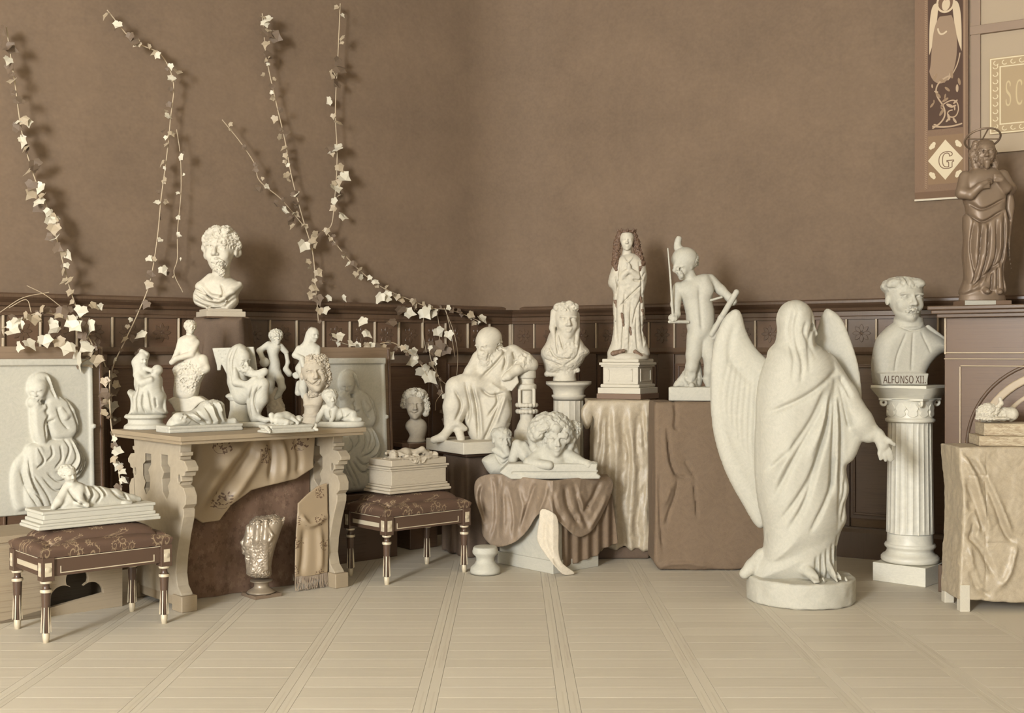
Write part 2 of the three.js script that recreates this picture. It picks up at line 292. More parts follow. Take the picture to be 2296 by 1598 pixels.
// floor: plank squares framed by long strips
{
  const floor = structure(group('floor'));
  mesh('subfloor', bx(15.5, 0.1, 14, 0, -0.112, -2.4), std(rgb(0.28, 0.21, 0.135), 0.9), floor);
  const tones = [[0.665, 0.635, 0.555], [0.68, 0.65, 0.57], [0.65, 0.62, 0.54], [0.69, 0.66, 0.58], [0.67, 0.64, 0.56]].map((c) => std(rgb(...c), 0.55, { map: floorTex }));
  const pitch = 0.49, sw = 0.038, x0 = -0.786 - 4 * pitch, d0 = 3.72, row = 0.13, rows = 24, gap = 0.001, th = 0.012, D1 = d0 + rows * row;
  const board = new RoundedBoxGeometry(pitch - 2 * sw - gap, th, row - gap, 1, 0.0004), strip = new RoundedBoxGeometry(sw - gap, th, rows * row / 2 - gap, 1, 0.0004);
  { const p = strip.attributes.uv, q = strip.attributes.position; for (let i = 0; i < p.count; i++) p.setXY(i, q.getZ(i) * 1.3, q.getX(i) * 1.3); }
  let n = 0;
  for (let c = 0; c < 10; c++) {
    const x = x0 + c * pitch;
    for (let r = 0; r < rows; r++) { const m = mesh('plank', board, tones[Math.floor(rnd() * 5)], floor, [x + pitch / 2, -th / 2 + rr(-0.0001, 0.0001), -(d0 + (r + 0.5) * row)]); n++; }
    for (const s of [sw / 2, pitch - sw / 2]) for (let r = 0; r < 2; r++) { mesh('plank', strip, tones[Math.floor(rnd() * 5)], floor, [x + s, -th / 2, -(d0 + (r + 0.5) * rows * row / 2)]); n++; }
  }
  const X1 = x0 + 10 * pitch;
  const sur = mesh('outer_planks', merged([bx(15.5, th, 8.3, 0, -th, -d0 + 4.15), bx(15.5, th, 2.6, 0, -th, -D1 - 1.3), bx(x0 + 7.75, th, D1 - d0, (x0 - 7.75) / 2, -th, -(d0 + D1) / 2), bx(7.75 - X1, th, D1 - d0, (X1 + 7.75) / 2, -th, -(d0 + D1) / 2)]), tones[0], floor);
  sur.userData.kind = 'stuff';
}
// walls with a panelled wainscot
const railProfile = [[0, 1.395], [0.030, 1.395], [0.030, 1.410], [0.022, 1.416], [0.022, 1.440], [0.034, 1.447], [0.040, 1.462], [0.062, 1.478], [0.072, 1.490], [0.072, 1.504], [0.058, 1.5125], [0, 1.5125]];
const lowProfile = [[0, 1.190], [0.026, 1.190], [0.034, 1.205], [0.026, 1.222], [0.022, 1.231], [0, 1.231]];
const baseProfile = [[0, 0], [0.04, 0], [0.04, 0.15], [0.03, 0.17], [0.03, 0.18], [0, 0.18]];
const petals = (() => { const a = []; for (let i = 0; i < 8; i++) { const s = new THREE.Shape(); s.moveTo(0, 0.008); s.bezierCurveTo(0.016, 0.025, 0.011, 0.044, 0, 0.052); s.bezierCurveTo(-0.011, 0.044, -0.016, 0.025, 0, 0.008); const g = new THREE.ExtrudeGeometry(s, { depth: 0.0025, bevelEnabled: true, bevelSize: 0.0015, bevelThickness: 0.0015, bevelSegments: 1, curveSegments: 5 }); g.rotateZ(i * PI / 4); a.push(g); } const c = new THREE.SphereGeometry(0.009, 10, 6); c.scale(1, 1, 0.4); a.push(c); return merged(a); })();
function wainscotWall(name, turn, dir, ts, len) {
  const w = structure(group(name)); w.position.set(0, 0, -CORNER); w.rotation.y = turn;
  const run = (prof, a, b) => { const g = new THREE.ExtrudeGeometry(new THREE.Shape(prof.map(([z, y]) => new THREE.Vector2(z, y))), { depth: b - a, bevelEnabled: false }); g.rotateY(-PI / 2); g.translate(dir > 0 ? b : -a, 0, 0); return g; };   // z of the profile becomes the wall's depth
  const plasterG = bx(len + 0.3, ROOM_H, 0.2, dir * (len + 0.3) / 2 - dir * 0.12, 0, -0.1);
  { const p = plasterG.attributes.position, q = plasterG.attributes.uv; for (let i = 0; i < p.count; i++) q.setXY(i, p.getX(i) * 0.37, p.getY(i) * 0.37); }
  mesh('plaster', plasterG, wallMat, w);
  mesh('chair_rail', run(railProfile, 0, len), woodDark, w);
  mesh('lower_rail', run(lowProfile, 0, len), woodDark, w);
  mesh('baseboard', run(baseProfile, 0, len), woodDark, w);
  const mun = new RoundedBoxGeometry(0.012, 0.172, 0.022, 1, 0.004);
  for (let i = 0; i < ts.length; i++) {
    mesh('muntin', mun, woodEdge, w, [dir * ts[i], 1.313, 0.017]);
    if (i) { const a = ts[i - 1], b = ts[i], p = mesh('panel', bx(Math.abs(b - a) - 0.018, 0.164, 0.012, 0, -0.082, 0), i % 2 ? woodDark : woodDarkB, w, [dir * (a + b) / 2, 1.313, 0.006]); mesh('rosette', petals, woodDark, p, [0, 0, 0.0055]); }
  }
  const bay = 0.56, n = Math.floor(3.7 / bay);
  for (let i = 0; i < n; i++) {
    const c = dir * (i + 0.5) * bay;
    mesh('stile', bx(0.11, 1.012, 0.022, 0, 0, 0.011, 0.003), woodDark, w, [dir * i * bay + dir * 0.055, 0.18, 0]);
    mesh('lower_panel', bx(bay - 0.11, 0.9, 0.008, 0, 0, 0.004), woodDarkB, w, [c + dir * 0.055, 0.23, 0]);
    const h = 0.86, q = bay - 0.16, f = merged([bx(q, 0.014, 0.016, 0, 0, 0.012, 0.004), bx(q, 0.014, 0.016, 0, h, 0.012, 0.004), bx(0.014, h + 0.014, 0.016, -q / 2, 0, 0.012, 0.004), bx(0.014, h + 0.014, 0.016, q / 2, 0, 0.012, 0.004)]);
    mesh('panel_moulding', f, woodDarkB, w, [c + dir * 0.055, 0.25, 0]);
  }
  return w;
}
wainscotWall('wall_left', LEFT, -1, [5, 88, 170, 249, 324, 398, 469, 537, 602, 662, 722, 781, 837, 891, 944, 995.6, 1045.5, 1094, 1140].map(leftT).sort((a, b) => a - b), 8);
wainscotWall('wall_right', -RIGHT, 1, [1152, 1201, 1270, 1340, 1399, 1458, 1515, 1576, 1637, 1696, 1760, 1828, 1900, 1967, 2036, 2105].map(rightT), 8);
{ // the plaster is coved where the two walls meet
  const r = 0.55, half = (PI - LEFT - RIGHT) / 2, tl = r / Math.tan(half), A = [-tl * Math.cos(LEFT), -CORNER + tl * Math.sin(LEFT)], B = [tl * Math.cos(RIGHT), -CORNER + tl * Math.sin(RIGHT)];
  const nA = [Math.sin(LEFT), Math.cos(LEFT)], c = [A[0] + nA[0] * r, A[1] + nA[1] * r], a0 = Math.atan2(A[1] - c[1], A[0] - c[0]), a1 = Math.atan2(B[1] - c[1], B[0] - c[0]);
  const pos = [], nor = [], uv = [], idx = [], n = 24, y0 = 1.49, y1 = ROOM_H;
  for (let i = 0; i <= n; i++) { const a = a0 + (a1 - a0) * i / n, x = c[0] + Math.cos(a) * r, z = c[1] + Math.sin(a) * r; for (const y of [y0, y1]) { pos.push(x, y, z); nor.push(-Math.cos(a), 0, -Math.sin(a)); uv.push((-tl + 2 * tl * i / n) * 0.37, y * 0.37); } if (i < n) idx.push(i * 2, i * 2 + 2, i * 2 + 1, i * 2 + 1, i * 2 + 2, i * 2 + 3); }
  const base = pos.length / 3; pos.push(0, y0, -CORNER); nor.push(0, -1, 0); uv.push(0, y0 * 0.37); for (let i = 0; i <= n; i++) { pos.push(pos[i * 6], y0, pos[i * 6 + 2]); nor.push(0, -1, 0); uv.push(0, 0); if (i < n) idx.push(base, base + 2 + i, base + 1 + i); }
  const g = new THREE.BufferGeometry(); g.setAttribute('position', new THREE.Float32BufferAttribute(pos, 3)); g.setAttribute('normal', new THREE.Float32BufferAttribute(nor, 3)); g.setAttribute('uv', new THREE.Float32BufferAttribute(uv, 2)); g.setIndex(idx);
  mesh('coved_plaster', g, wallMat, structure(group('trim_1')));
}
// the rest of the room, behind the camera
const LX = -8 * Math.cos(LEFT), LZ = -CORNER + 8 * Math.sin(LEFT), RX = 8 * Math.cos(RIGHT), RZ = -CORNER + 8 * Math.sin(RIGHT), BZ = 4.2, B1 = -5.4, B2 = 5.4;
const glass = new THREE.MeshPhysicalMaterial({ color: 0xffffff, transmission: 1, roughness: 0.05, thickness: 0, ior: 1.45 });
const frameMat = std(rgb(0.55, 0.48, 0.36), 0.6);
let windowN = 0;
function outerWall(name, ax, az, bx_, bz, openings) {            // openings: [centre along the wall, width, sill, head, light]
  const len = Math.hypot(bx_ - ax, bz - az), w = structure(group(name)), ux = (bx_ - ax) / len, uz = (bz - az) / len;
  w.position.set(ax, 0, az); w.rotation.y = Math.atan2(-uz, ux);  // local z points into the room
  const parts = []; let x = -0.15;
  for (const [c, wd, s, h] of openings) { parts.push(bx(c - wd / 2 - x, ROOM_H, 0.25, (x + c - wd / 2) / 2, 0, -0.125), bx(wd, s, 0.25, c, 0, -0.125), bx(wd, ROOM_H - h, 0.25, c, h, -0.125)); x = c + wd / 2; }
  parts.push(bx(len + 0.15 - x, ROOM_H, 0.25, (x + len + 0.15) / 2, 0, -0.125));
  mesh('masonry', merged(parts), plainWall, w);
  for (const [c, wd, s, h, power] of openings) {
    const win = structure(group('window_' + (++windowN))); win.position.copy(w.position); win.rotation.copy(w.rotation);
    const hh = h - s, f = [bx(wd, 0.06, 0.1, c, s, -0.14), bx(wd, 0.06, 0.1, c, h - 0.06, -0.14), bx(0.05, hh, 0.08, c, s, -0.14)];
    for (const q of [-1, 1]) f.push(bx(0.06, hh, 0.1, c + q * (wd / 2 - 0.03), s, -0.14));
    for (const q of [0.36, 0.68]) f.push(bx(wd, 0.03, 0.06, c, s + hh * q, -0.14));
    mesh('window_frame', merged(f), frameMat, win);
    mesh('pane', bx(wd - 0.06, hh - 0.06, 0.004, c, s + 0.03, -0.16), glass, win);
    const L = new THREE.RectAreaLight(LIGHT_COLOR, power, wd - 0.1, hh - 0.1); L.name = 'daylight_' + windowN;
    const p = new V3(c, s + hh / 2, -0.06).applyEuler(w.rotation).add(w.position), t = new V3(c, s + hh / 2 - 0.25, 3).applyEuler(w.rotation).add(w.position);
    L.position.copy(p); L.lookAt(t); scene.add(L);
  }
}
outerWall('wall_side_left', B1, BZ, LX, LZ, [[2.6, 1.6, 1.0, 3.6, FILL_LIGHT * 1.2]]);
outerWall('wall_back', B2, BZ, B1, BZ, [[2.2, 1.7, 0.9, 3.7, FILL_LIGHT], [5.4, 1.7, 0.9, 3.7, FILL_LIGHT], [9.7, 1.6, 1.4, 4.0, KEY_LIGHT]]);
outerWall('wall_side_right', RX, RZ, B2, BZ, []);
{ const c = structure(group('ceiling')); mesh('ceiling_plaster', bx(15.5, 0.2, 14.5, 0, ROOM_H, -2.2), std(rgb(0.72, 0.66, 0.52), 0.9), c); }
// ---------- furniture ----------
const oak = std(rgb(0.36, 0.295, 0.205), 0.6, { map: woodTex });
const oakSmooth = std(rgb(0.37, 0.305, 0.215), 0.6, { map: grain });
const lacquer = std(rgb(0.085, 0.05, 0.032), 0.25);
const brocade = canvasTex(1024, 512, (x, w, h) => {
  x.fillStyle = '#6b5241'; x.fillRect(0, 0, w, h);
  for (let i = 0; i < 5000; i++) { x.fillStyle = `rgba(${rnd() < 0.5 ? '40,25,15' : '150,125,98'},${rr(0.05, 0.25)})`; x.fillRect(rnd() * w, rnd() * h, rr(1, 4), rr(1, 3)); }
  const scroll = (cx, cy, r, dir, a0) => { x.strokeStyle = '#ab9678'; x.lineWidth = r * 0.16; x.beginPath(); for (let t = 0; t < 1; t += 0.03) { const q = r * (1 - t * 0.85), A = a0 + dir * t * 8; x.lineTo(cx + Math.cos(A) * q, cy + Math.sin(A) * q * 0.8); } x.stroke();
    for (let k = 0; k < 9; k++) { const A = a0 + dir * k * 0.55, q = r * (1 - k * 0.06), px = cx + Math.cos(A) * q, py = cy + Math.sin(A) * q * 0.8; x.fillStyle = k % 2 ? '#b39d80' : '#8d765c'; x.beginPath(); x.ellipse(px + Math.cos(A) * r * 0.2, py + Math.sin(A) * r * 0.2, r * 0.24, r * 0.08, A + 0.5 * dir, 0, 7); x.fill(); } };
  for (let i = 0; i < 64; i++) scroll(rnd() * w, rnd() * h, rr(26, 52), rnd() < 0.5 ? 1 : -1, rnd() * 6);
});
const brocadeMat = std(rgb(0.62, 0.59, 0.56), 0.7, { map: brocade });
function cushionGeo(w, h, d) {                                   // upholstered pad, domed, base at y = 0
  const g = new THREE.BoxGeometry(w, h, d, 40, 10, 26), p = g.attributes.position, q = g.attributes.uv;
  for (let i = 0; i < p.count; i++) {
    let x = p.getX(i) / (w / 2), y = p.getY(i) / (h / 2), z = p.getZ(i) / (d / 2);
    const t = (y + 1) / 2, in_ = (a) => Math.sign(a) * (1 - Math.pow(1 - Math.abs(a), 1));
    const sh = 1 - 0.30 * Math.pow(t, 3) - 0.05 * (1 - t), bul = 1 + 0.04 * Math.sin(t * PI);
    const X = x * w / 2 * (Math.abs(x) > 0.3 ? 1 : 1) * (1 - (1 - sh) * Math.pow(Math.abs(x), 3) * 0.6) * bul, Z = z * d / 2 * (1 - (1 - sh) * Math.pow(Math.abs(z), 3) * 0.8) * bul;
    const Y = h * t * (1 - 0.42 * Math.pow(Math.abs(x), 4) * t) * (1 - 0.42 * Math.pow(Math.abs(z), 4) * t) + 0.0 * in_(y);
    p.setXYZ(i, X, Y, Z); q.setXY(i, X * 1.9 + (Math.abs(z) >= 0.99 ? 0.1 : 0), Z * 2.4 - Y * 2.4);
  }
  g.computeVertexNormals(); return g;
}
const legProfile = [[0.0, 0.0], [0.010, 0.0], [0.0125, 0.02], [0.0135, 0.035], [0.012, 0.038], [0.0125, 0.04], [0.0195, 0.205], [0.0225, 0.212], [0.0225, 0.218], [0.015, 0.225], [0.013, 0.240], [0.022, 0.250], [0.022, 0.256], [0.0, 0.256]];
function stool(label, pos, W = 0.52, D = 0.33) {
  const t = thing('footstool', label, 'stool', pos, rad(42)), top = 0.352;
  const legG = lathe(legProfile.map(([r, y]) => [r, y]), 24), block = bx(0.052, 0.096, 0.052, 0, 0.256, 0, 0.002), ringG = [lathe([[0.0228, 0.208], [0.0245, 0.214], [0.0228, 0.221]], 24), lathe([[0.0225, 0.246], [0.0245, 0.252], [0.0225, 0.258]], 24)], footG = lathe([[0.0, -0.0005], [0.0112, -0.0005], [0.0140, 0.02], [0.0150, 0.036], [0.013, 0.04]], 20);
  const filG = new THREE.BoxGeometry(0.0035, 0.16, 0.0035); filG.rotateX(-0.043); filG.translate(0, 0.122, 0.0163);
  const ros = merged([bx(0.028, 0.056, 0.002, 0, -0.028, 0), lathe([[0, 0.004], [0.006, 0.004], [0.010, 0.001], [0.012, 0.003], [0.013, 0]], 16).rotateX(PI / 2)]);
  for (const sx of [-1, 1]) for (const sz of [1, -1]) {
    const l = mesh('leg', merged([legG, block]), lacquer, t, [sx * W / 2, 0, sz * D / 2]);
    for (const r of ringG) mesh('ring', r, M.gilt, l); mesh('gilt_foot', footG, M.gilt, l); for (let i = 0; i < 6; i++) mesh('gilt_fillet', filG, M.gilt, l).rotation.y = i * PI / 3 + 0.25;
    for (let k = 0; k < 4; k++) { const r = mesh('rosette_tile', ros, M.gilt, l, [Math.sin(k * PI / 2) * 0.0262, 0.304, Math.cos(k * PI / 2) * 0.0262]); r.rotation.y = k * PI / 2; }
  }
  for (const s of [-1, 1]) {
    const a = mesh('apron', bx(W - 0.052, 0.075, 0.03, 0, 0.272, 0, 0.002), lacquer, t, [0, 0, s * D / 2]); mesh('gilt_line', merged([bx(W - 0.11, 0.004, 0.004, 0, 0.283, s * 0.015), bx(0.004, 0.03, 0.004, (W - 0.11) / 2, 0.283, s * 0.015), bx(0.004, 0.03, 0.004, -(W - 0.11) / 2, 0.283, s * 0.015), bx(W - 0.052, 0.003, 0.004, 0, 0.344, s * 0.015)]), M.gilt, a);
    const b = mesh('apron', bx(0.03, 0.075, D - 0.052, 0, 0.272, 0, 0.002), lacquer, t, [s * W / 2, 0, 0]); mesh('gilt_line', merged([bx(0.004, 0.022, D - 0.09, s * 0.015, 0.292, 0), bx(0.004, 0.003, D - 0.052, s * 0.015, 0.344, 0)]), M.gilt, b);
  }
  mesh('cushion', cushionGeo(W + 0.055, 0.105, D + 0.055), brocadeMat, t, [0, top - 0.002, 0]);
  return t;
}
const rot2 = (x, z, a) => [x * Math.cos(a) + z * Math.sin(a), -x * Math.sin(a) + z * Math.cos(a)];     // local (x, z) to world for a turn a
function placed(px, pd, lx, lz, a) { const [x, z] = rot2(lx, lz, a); return [px - x, 0, -pd - z]; }     // base position so that local (lx, lz) lands on world (px, -pd)
const stoolA = stool('brocade footstool at the left edge carrying the reclining figure', placed(-1.928, 4.89, -0.26, 0.165, rad(42)));
const stoolB = stool('brocade footstool right of the carved table carrying the sarcophagus plinth', placed(-0.648, 6.115, -0.26, 0.165, rad(42)));

// carved trestle table
const TT = rad(42), tableTop = 0.818;
const table = thing('trestle_table', 'oak table with scrolled trestle ends crowded with plaster statuettes', 'table', placed(-1.50, 5.34, -0.51, 0.37, TT), TT);
{
  const W = 1.02, D = 0.74;
  mesh('tabletop', merged([bx(W, 0.022, D, 0, tableTop - 0.022, 0, 0.003), bx(W - 0.02, 0.018, D - 0.02, 0, tableTop - 0.038, 0, 0.004)]), oak, table);
  const half = [[0.25, 0.78], [0.245, 0.738], [0.265, 0.738], [0.262, 0.722], [0.245, 0.716], [0.243, 0.704], [0.285, 0.700], [0.318, 0.672], [0.316, 0.655], [0.295, 0.648], [0.288, 0.630], [0.26, 0.626], [0.262, 0.604], [0.245, 0.598], [0.245, 0.585], [0.278, 0.575], [0.303, 0.540], [0.300, 0.500], [0.275, 0.480], [0.283, 0.472], [0.280, 0.44], [0.245, 0.35], [0.215, 0.25], [0.205, 0.17], [0.22, 0.115], [0.255, 0.085], [0.262, 0.072], [0.215, 0.062]];
  const out = [...half.map(([z, y]) => [z, y]), ...half.slice().reverse().map(([z, y]) => [-z, y])];
  const slot = (s) => [[0.05, 0.715], [0.12, 0.715], [0.12, 0.675], [0.145, 0.66], [0.145, 0.60], [0.12, 0.57], [0.135, 0.54], [0.11, 0.505], [0.065, 0.54], [0.06, 0.60], [0.08, 0.63], [0.05, 0.66]].map(([z, y]) => [s * z, y]);
  const eye = (s) => { const a = []; for (let i = 0; i < 10; i++) a.push([s * 0.235 + Math.cos(i / 10 * 2 * PI) * 0.012, 0.615 + Math.sin(i / 10 * 2 * PI) * 0.02]); return a; };
  const g = prism(out, 0.06, 0.004, [slot(1), slot(-1), eye(1), eye(-1)]); g.rotateY(PI / 2);
  const foot = bx(0.085, 0.07, 0.62, 0, 0, 0, 0.005), low = merged([bx(0.08, 0.075, 0.10, 0, 0, 0.235, 0.005), bx(0.08, 0.075, 0.10, 0, 0, -0.235, 0.005), bx(0.05, 0.05, 0.44, 0, 0.02, 0, 0.004)]);
  foot.dispose();
  for (const x of [-0.42, 0.42]) { const e = mesh('trestle_end', g, oakSmooth, table, [x, 0, 0]); mesh('foot', low, oak, e); }
  mesh('stretcher', bx(0.80, 0.06, 0.03, 0, 0.70, -0.05, 0.004), oak, table);
}

// tall fluted column under the portrait bust
{
  const t = thing('column_pedestal', 'white fluted column with a leafy capital under the bust lettered ALFONSO', 'pedestal', [2.10, 0, -6.235], rad(48)); t.scale.y = 0.981;
  mesh('plinth', bx(0.285, 0.10, 0.285, 0, 0, 0, 0.004), M.marble, t);
  mesh('base', lathe([[0.0, 0.1], [0.14, 0.1], [0.148, 0.112], [0.148, 0.128], [0.138, 0.14], [0.128, 0.144], [0.118, 0.16], [0.118, 0.172], [0.128, 0.18], [0.131, 0.19], [0.126, 0.2], [0.118, 0.203], [0.116, 0.25], [0.118, 0.258], [0.0, 0.258]], 64), M.marble, t);
  const shaft = new THREE.CylinderGeometry(0.112, 0.121, 0.595, 240, 24, true), p = shaft.attributes.position;
  for (let i = 0; i < p.count; i++) { const x = p.getX(i), z = p.getZ(i), y = p.getY(i), a = Math.atan2(x, z), e = Math.min(1, (0.2975 - Math.abs(y)) / 0.012), r = Math.hypot(x, z) * (1 - 0.05 * e * Math.pow(Math.abs(Math.sin(a * 12)), 0.6)); p.setXYZ(i, Math.sin(a) * r, y, Math.cos(a) * r); }
  shaft.translate(0, 0.258 + 0.2975, 0); shaft.computeVertexNormals(); mesh('shaft', shaft, M.marble, t);
  const cap = mesh('capital', lathe([[0.0, 0.85], [0.121, 0.85], [0.126, 0.856], [0.126, 0.866], [0.118, 0.872], [0.112, 0.878], [0.113, 0.93], [0.122, 0.965], [0.132, 0.975], [0.0, 0.975]], 64), M.marble, t);
  const leafS = new THREE.Shape(spline2([[0, 0], [0.022, 0.012], [0.018, 0.03], [0.026, 0.045], [0.014, 0.062], [0, 0.082], [-0.014, 0.062], [-0.026, 0.045], [-0.018, 0.03], [-0.022, 0.012]]).map((q) => new THREE.Vector2(...q)));
  const lg = new THREE.ExtrudeGeometry(leafS, { depth: 0.006, bevelEnabled: true, bevelSize: 0.003, bevelThickness: 0.003, bevelSegments: 2 });
  for (let i = 0; i < 12; i++) { const m = mesh('acanthus_leaf', lg, M.marble, cap, [Math.sin(i * PI / 6) * 0.110, 0.882, Math.cos(i * PI / 6) * 0.110]); m.rotation.y = i * PI / 6; }
  for (let i = 0; i < 4; i++) { const v = mesh('volute', new THREE.TorusGeometry(0.014, 0.008, 8, 18), M.marble, cap, [Math.sin(i * PI / 2 + PI / 4) * 0.143, 0.955, Math.cos(i * PI / 2 + PI / 4) * 0.143]); v.rotation.y = i * PI / 2 - PI / 4; }
  const ab = new THREE.CylinderGeometry(0.215, 0.165, 0.06, 4, 1); ab.rotateY(PI / 4); ab.translate(0, 1.005, 0);
  mesh('abacus', merged([ab, bx(0.30, 0.016, 0.30, 0, 1.033, 0, 0.003), bx(0.24, 0.012, 0.24, 0, 0.967, 0, 0.003)]), M.marble, t);
}
// ---------- sculpture, right half of the room ----------
{ // angel
  const { part } = statue('angel_statue', 'large white plaster angel with tall wings and an outstretched open hand', 'statue', 1795, 1343, 5.75);
  part('base', M.plaster, 3, (S) => { S.lat(1795, 0, [[1288, 116], [1290, 119], [1341, 119], [1343, 116]], 2); S.rough(1795, 1315, 0, 150, 2.5, 0.03); });
  part('figure', M.plaster, 2.7, (S) => {
    S.k = 8;
    // gown and mantle
    S.puff([[1742, 770], [1720, 800], [1700, 860], [1694, 950], [1692, 1050], [1700, 1130], [1712, 1185], [1711, 1230], [1690, 1268], [1690, 1296], [1745, 1312], [1800, 1318], [1850, 1314], [1872, 1300], [1874, 1230], [1884, 1190], [1896, 1165], [1894, 1130], [1902, 1095], [1896, 1050], [1904, 1010], [1898, 900], [1866, 806], [1828, 772]], 0, 62, 80);
    S.puff([[1745, 775], [1718, 810], [1700, 900], [1696, 1000], [1700, 1100], [1716, 1180], [1714, 1258], [1790, 1248], [1866, 1188], [1868, 1040], [1884, 980], [1880, 880], [1862, 804], [1830, 778]], 8, 66, 70);
    // trailing hem at the left foot
    S.chain([[1708, 1245, 0, 16], [1686, 1268, 5, 15], [1668, 1284, 8, 12]], 8);
    // sleeve, arm, hand
    S.chain([[1850, 815, 14, 24], [1885, 885, 24, 30], [1918, 945, 32, 30], [1936, 968, 36, 22]], 10);
    S.puff([[1862, 808], [1896, 868], [1898, 884], [1910, 896], [1944, 946], [1950, 960], [1930, 980], [1905, 1030], [1880, 1040], [1850, 950]], 20, 26, 24, 8);
    S.chain([[1938, 955, 40, 15], [1955, 972, 46, 13], [1964, 995, 48, 13]], 5);
    for (const [a, b, c, d, e, f] of [[1958, 1000, 1956, 1012, 1959, 1024], [1964, 1003, 1966, 1016, 1970, 1027], [1970, 1002, 1974, 1014, 1980, 1027], [1974, 998, 1980, 1010, 1985, 1024]]) S.chain([[a, b, 50, 5.2], [c, d, 52, 4.8], [e, f, 50, 4]], 2);
    S.chain([[1962, 976, 52, 7], [1976, 984, 56, 5.5], [1987, 992, 56, 4.2]], 3);
    // head under long hair
    S.head(1784, 728, 4, 100, { yaw: 74, pitch: -14, noEars: true, wide: 0.9 });
    S.puff([[1785, 672], [1757, 682], [1744, 710], [1743, 745], [1738, 768], [1722, 788], [1730, 850], [1790, 868], [1846, 836], [1832, 795], [1826, 765], [1824, 735], [1820, 705], [1808, 682]], 0, 50, 40, 8);
    S.chain([[1820, 772, 0, 8], [1834, 790, 6, 9], [1848, 812, 14, 8]], 5);
    S.lines([[[1765, 690], [1758, 740], [1765, 800], [1760, 850]], [[1780, 690], [1772, 745], [1782, 810], [1778, 855]], [[1796, 722], [1791, 745], [1800, 768], [1796, 830]], [[1814, 704], [1812, 735], [1804, 758], [1812, 800]]], 4, 4, { w: 0 });
    S.rough(1838, 792, 6, 26, 4, 0.12, { curl: true });
    // folds from the shoulder clasp
    S.lines([[[1862, 830], [1800, 880], [1708, 926]], [[1850, 842], [1822, 920], [1768, 1015], [1718, 1120]], [[1856, 848], [1840, 930], [1818, 1015], [1786, 1120], [1752, 1180]], [[1838, 858], [1800, 940], [1750, 1010], [1712, 1050]], [[1846, 860], [1832, 960], [1800, 1060], [1730, 1170]]], 6, 7, { w: 0 });
    S.lines([[[1859, 850], [1853, 940], [1850, 1040], [1848, 1100]], [[1866, 850], [1886, 930], [1892, 955]], [[1870, 842], [1892, 890]], [[1862, 860], [1870, 950], [1872, 1040], [1868, 1180]], [[1856, 1010], [1845, 1090], [1800, 1180]]], 5, 7, { w: 0 });
    S.lines([[[1845, 850], [1830, 930], [1795, 1020]], [[1863, 870], [1862, 960], [1860, 1080]], [[1760, 990], [1720, 1080]]], 7, -5, { w: 0 });
    S.lines([[[1815, 1240], [1816, 1310]], [[1828, 1232], [1828, 1312]], [[1840, 1224], [1842, 1312]], [[1854, 1214], [1858, 1308]], [[1868, 1196], [1866, 1300]]], 3, 8, { w: 0 });
    S.lines([[[1884, 1070], [1880, 1110], [1872, 1140]], [[1888, 1120], [1876, 1165]]], 4, 6, { w: 0 });
    // feet
    S.chain([[1792, 1266, 52, 14], [1808, 1280, 88, 10]], 6); S.chain([[1846, 1266, 46, 13], [1858, 1280, 80, 9]], 6);
    for (let i = 0; i < 5; i++) { S.chain([[1798 + i * 5.5, 1281 - Math.abs(i - 2) * 0.6, 92, 4.6], [1800 + i * 6, 1284, 106 - i * 2, 3.8]], 1.2); S.chain([[1850 + i * 5, 1281 - Math.abs(i - 2) * 0.6, 82, 4.2], [1852 + i * 5.5, 1284, 95 - i * 2.5, 3.5]], 1.2); }
  });
  part('wing', M.plaster, 3, (S) => {
    S.puff([[1656, 691], [1634, 706], [1612, 748], [1600, 810], [1598, 890], [1606, 975], [1630, 1055], [1668, 1128], [1712, 1190], [1740, 1150], [1760, 950], [1740, 820], [1709, 788], [1690, 762], [1678, 735], [1668, 700]], -34, 20, 34, 6);
    for (let i = 0; i < 7; i++) S.st([[1640 + i * 10, 790 + i * 6], [1622 + i * 12, 900 + i * 20], [1650 + i * 10, 1020 + i * 20]], 4, 1.3, { w: -34 });
    S.st([[1656, 705], [1640, 800], [1690, 860]], 8, 3, { w: -34 });
  }, 'broad wing behind the shoulder on the left');
  part('wing', M.plaster, 3, (S) => {
    S.puff([[1872, 689], [1860, 705], [1850, 736], [1828, 765], [1800, 800], [1810, 950], [1860, 1040], [1896, 1048], [1918, 1005], [1934, 955], [1939, 890], [1934, 825], [1918, 758], [1898, 708]], -70, 18, 26, 6, { lean: (x) => Math.pow(Math.max(0, x - 1840) / 100, 2) * 46, reach: 50 });
    for (let i = 0; i < 5; i++) S.st([[1872 + i * 8, 770 + i * 20], [1890 + i * 6, 860 + i * 20], [1900 + i * 4, 950 + i * 10]], 3, 2, {});
  }, 'wing spread behind the outstretched arm');
}
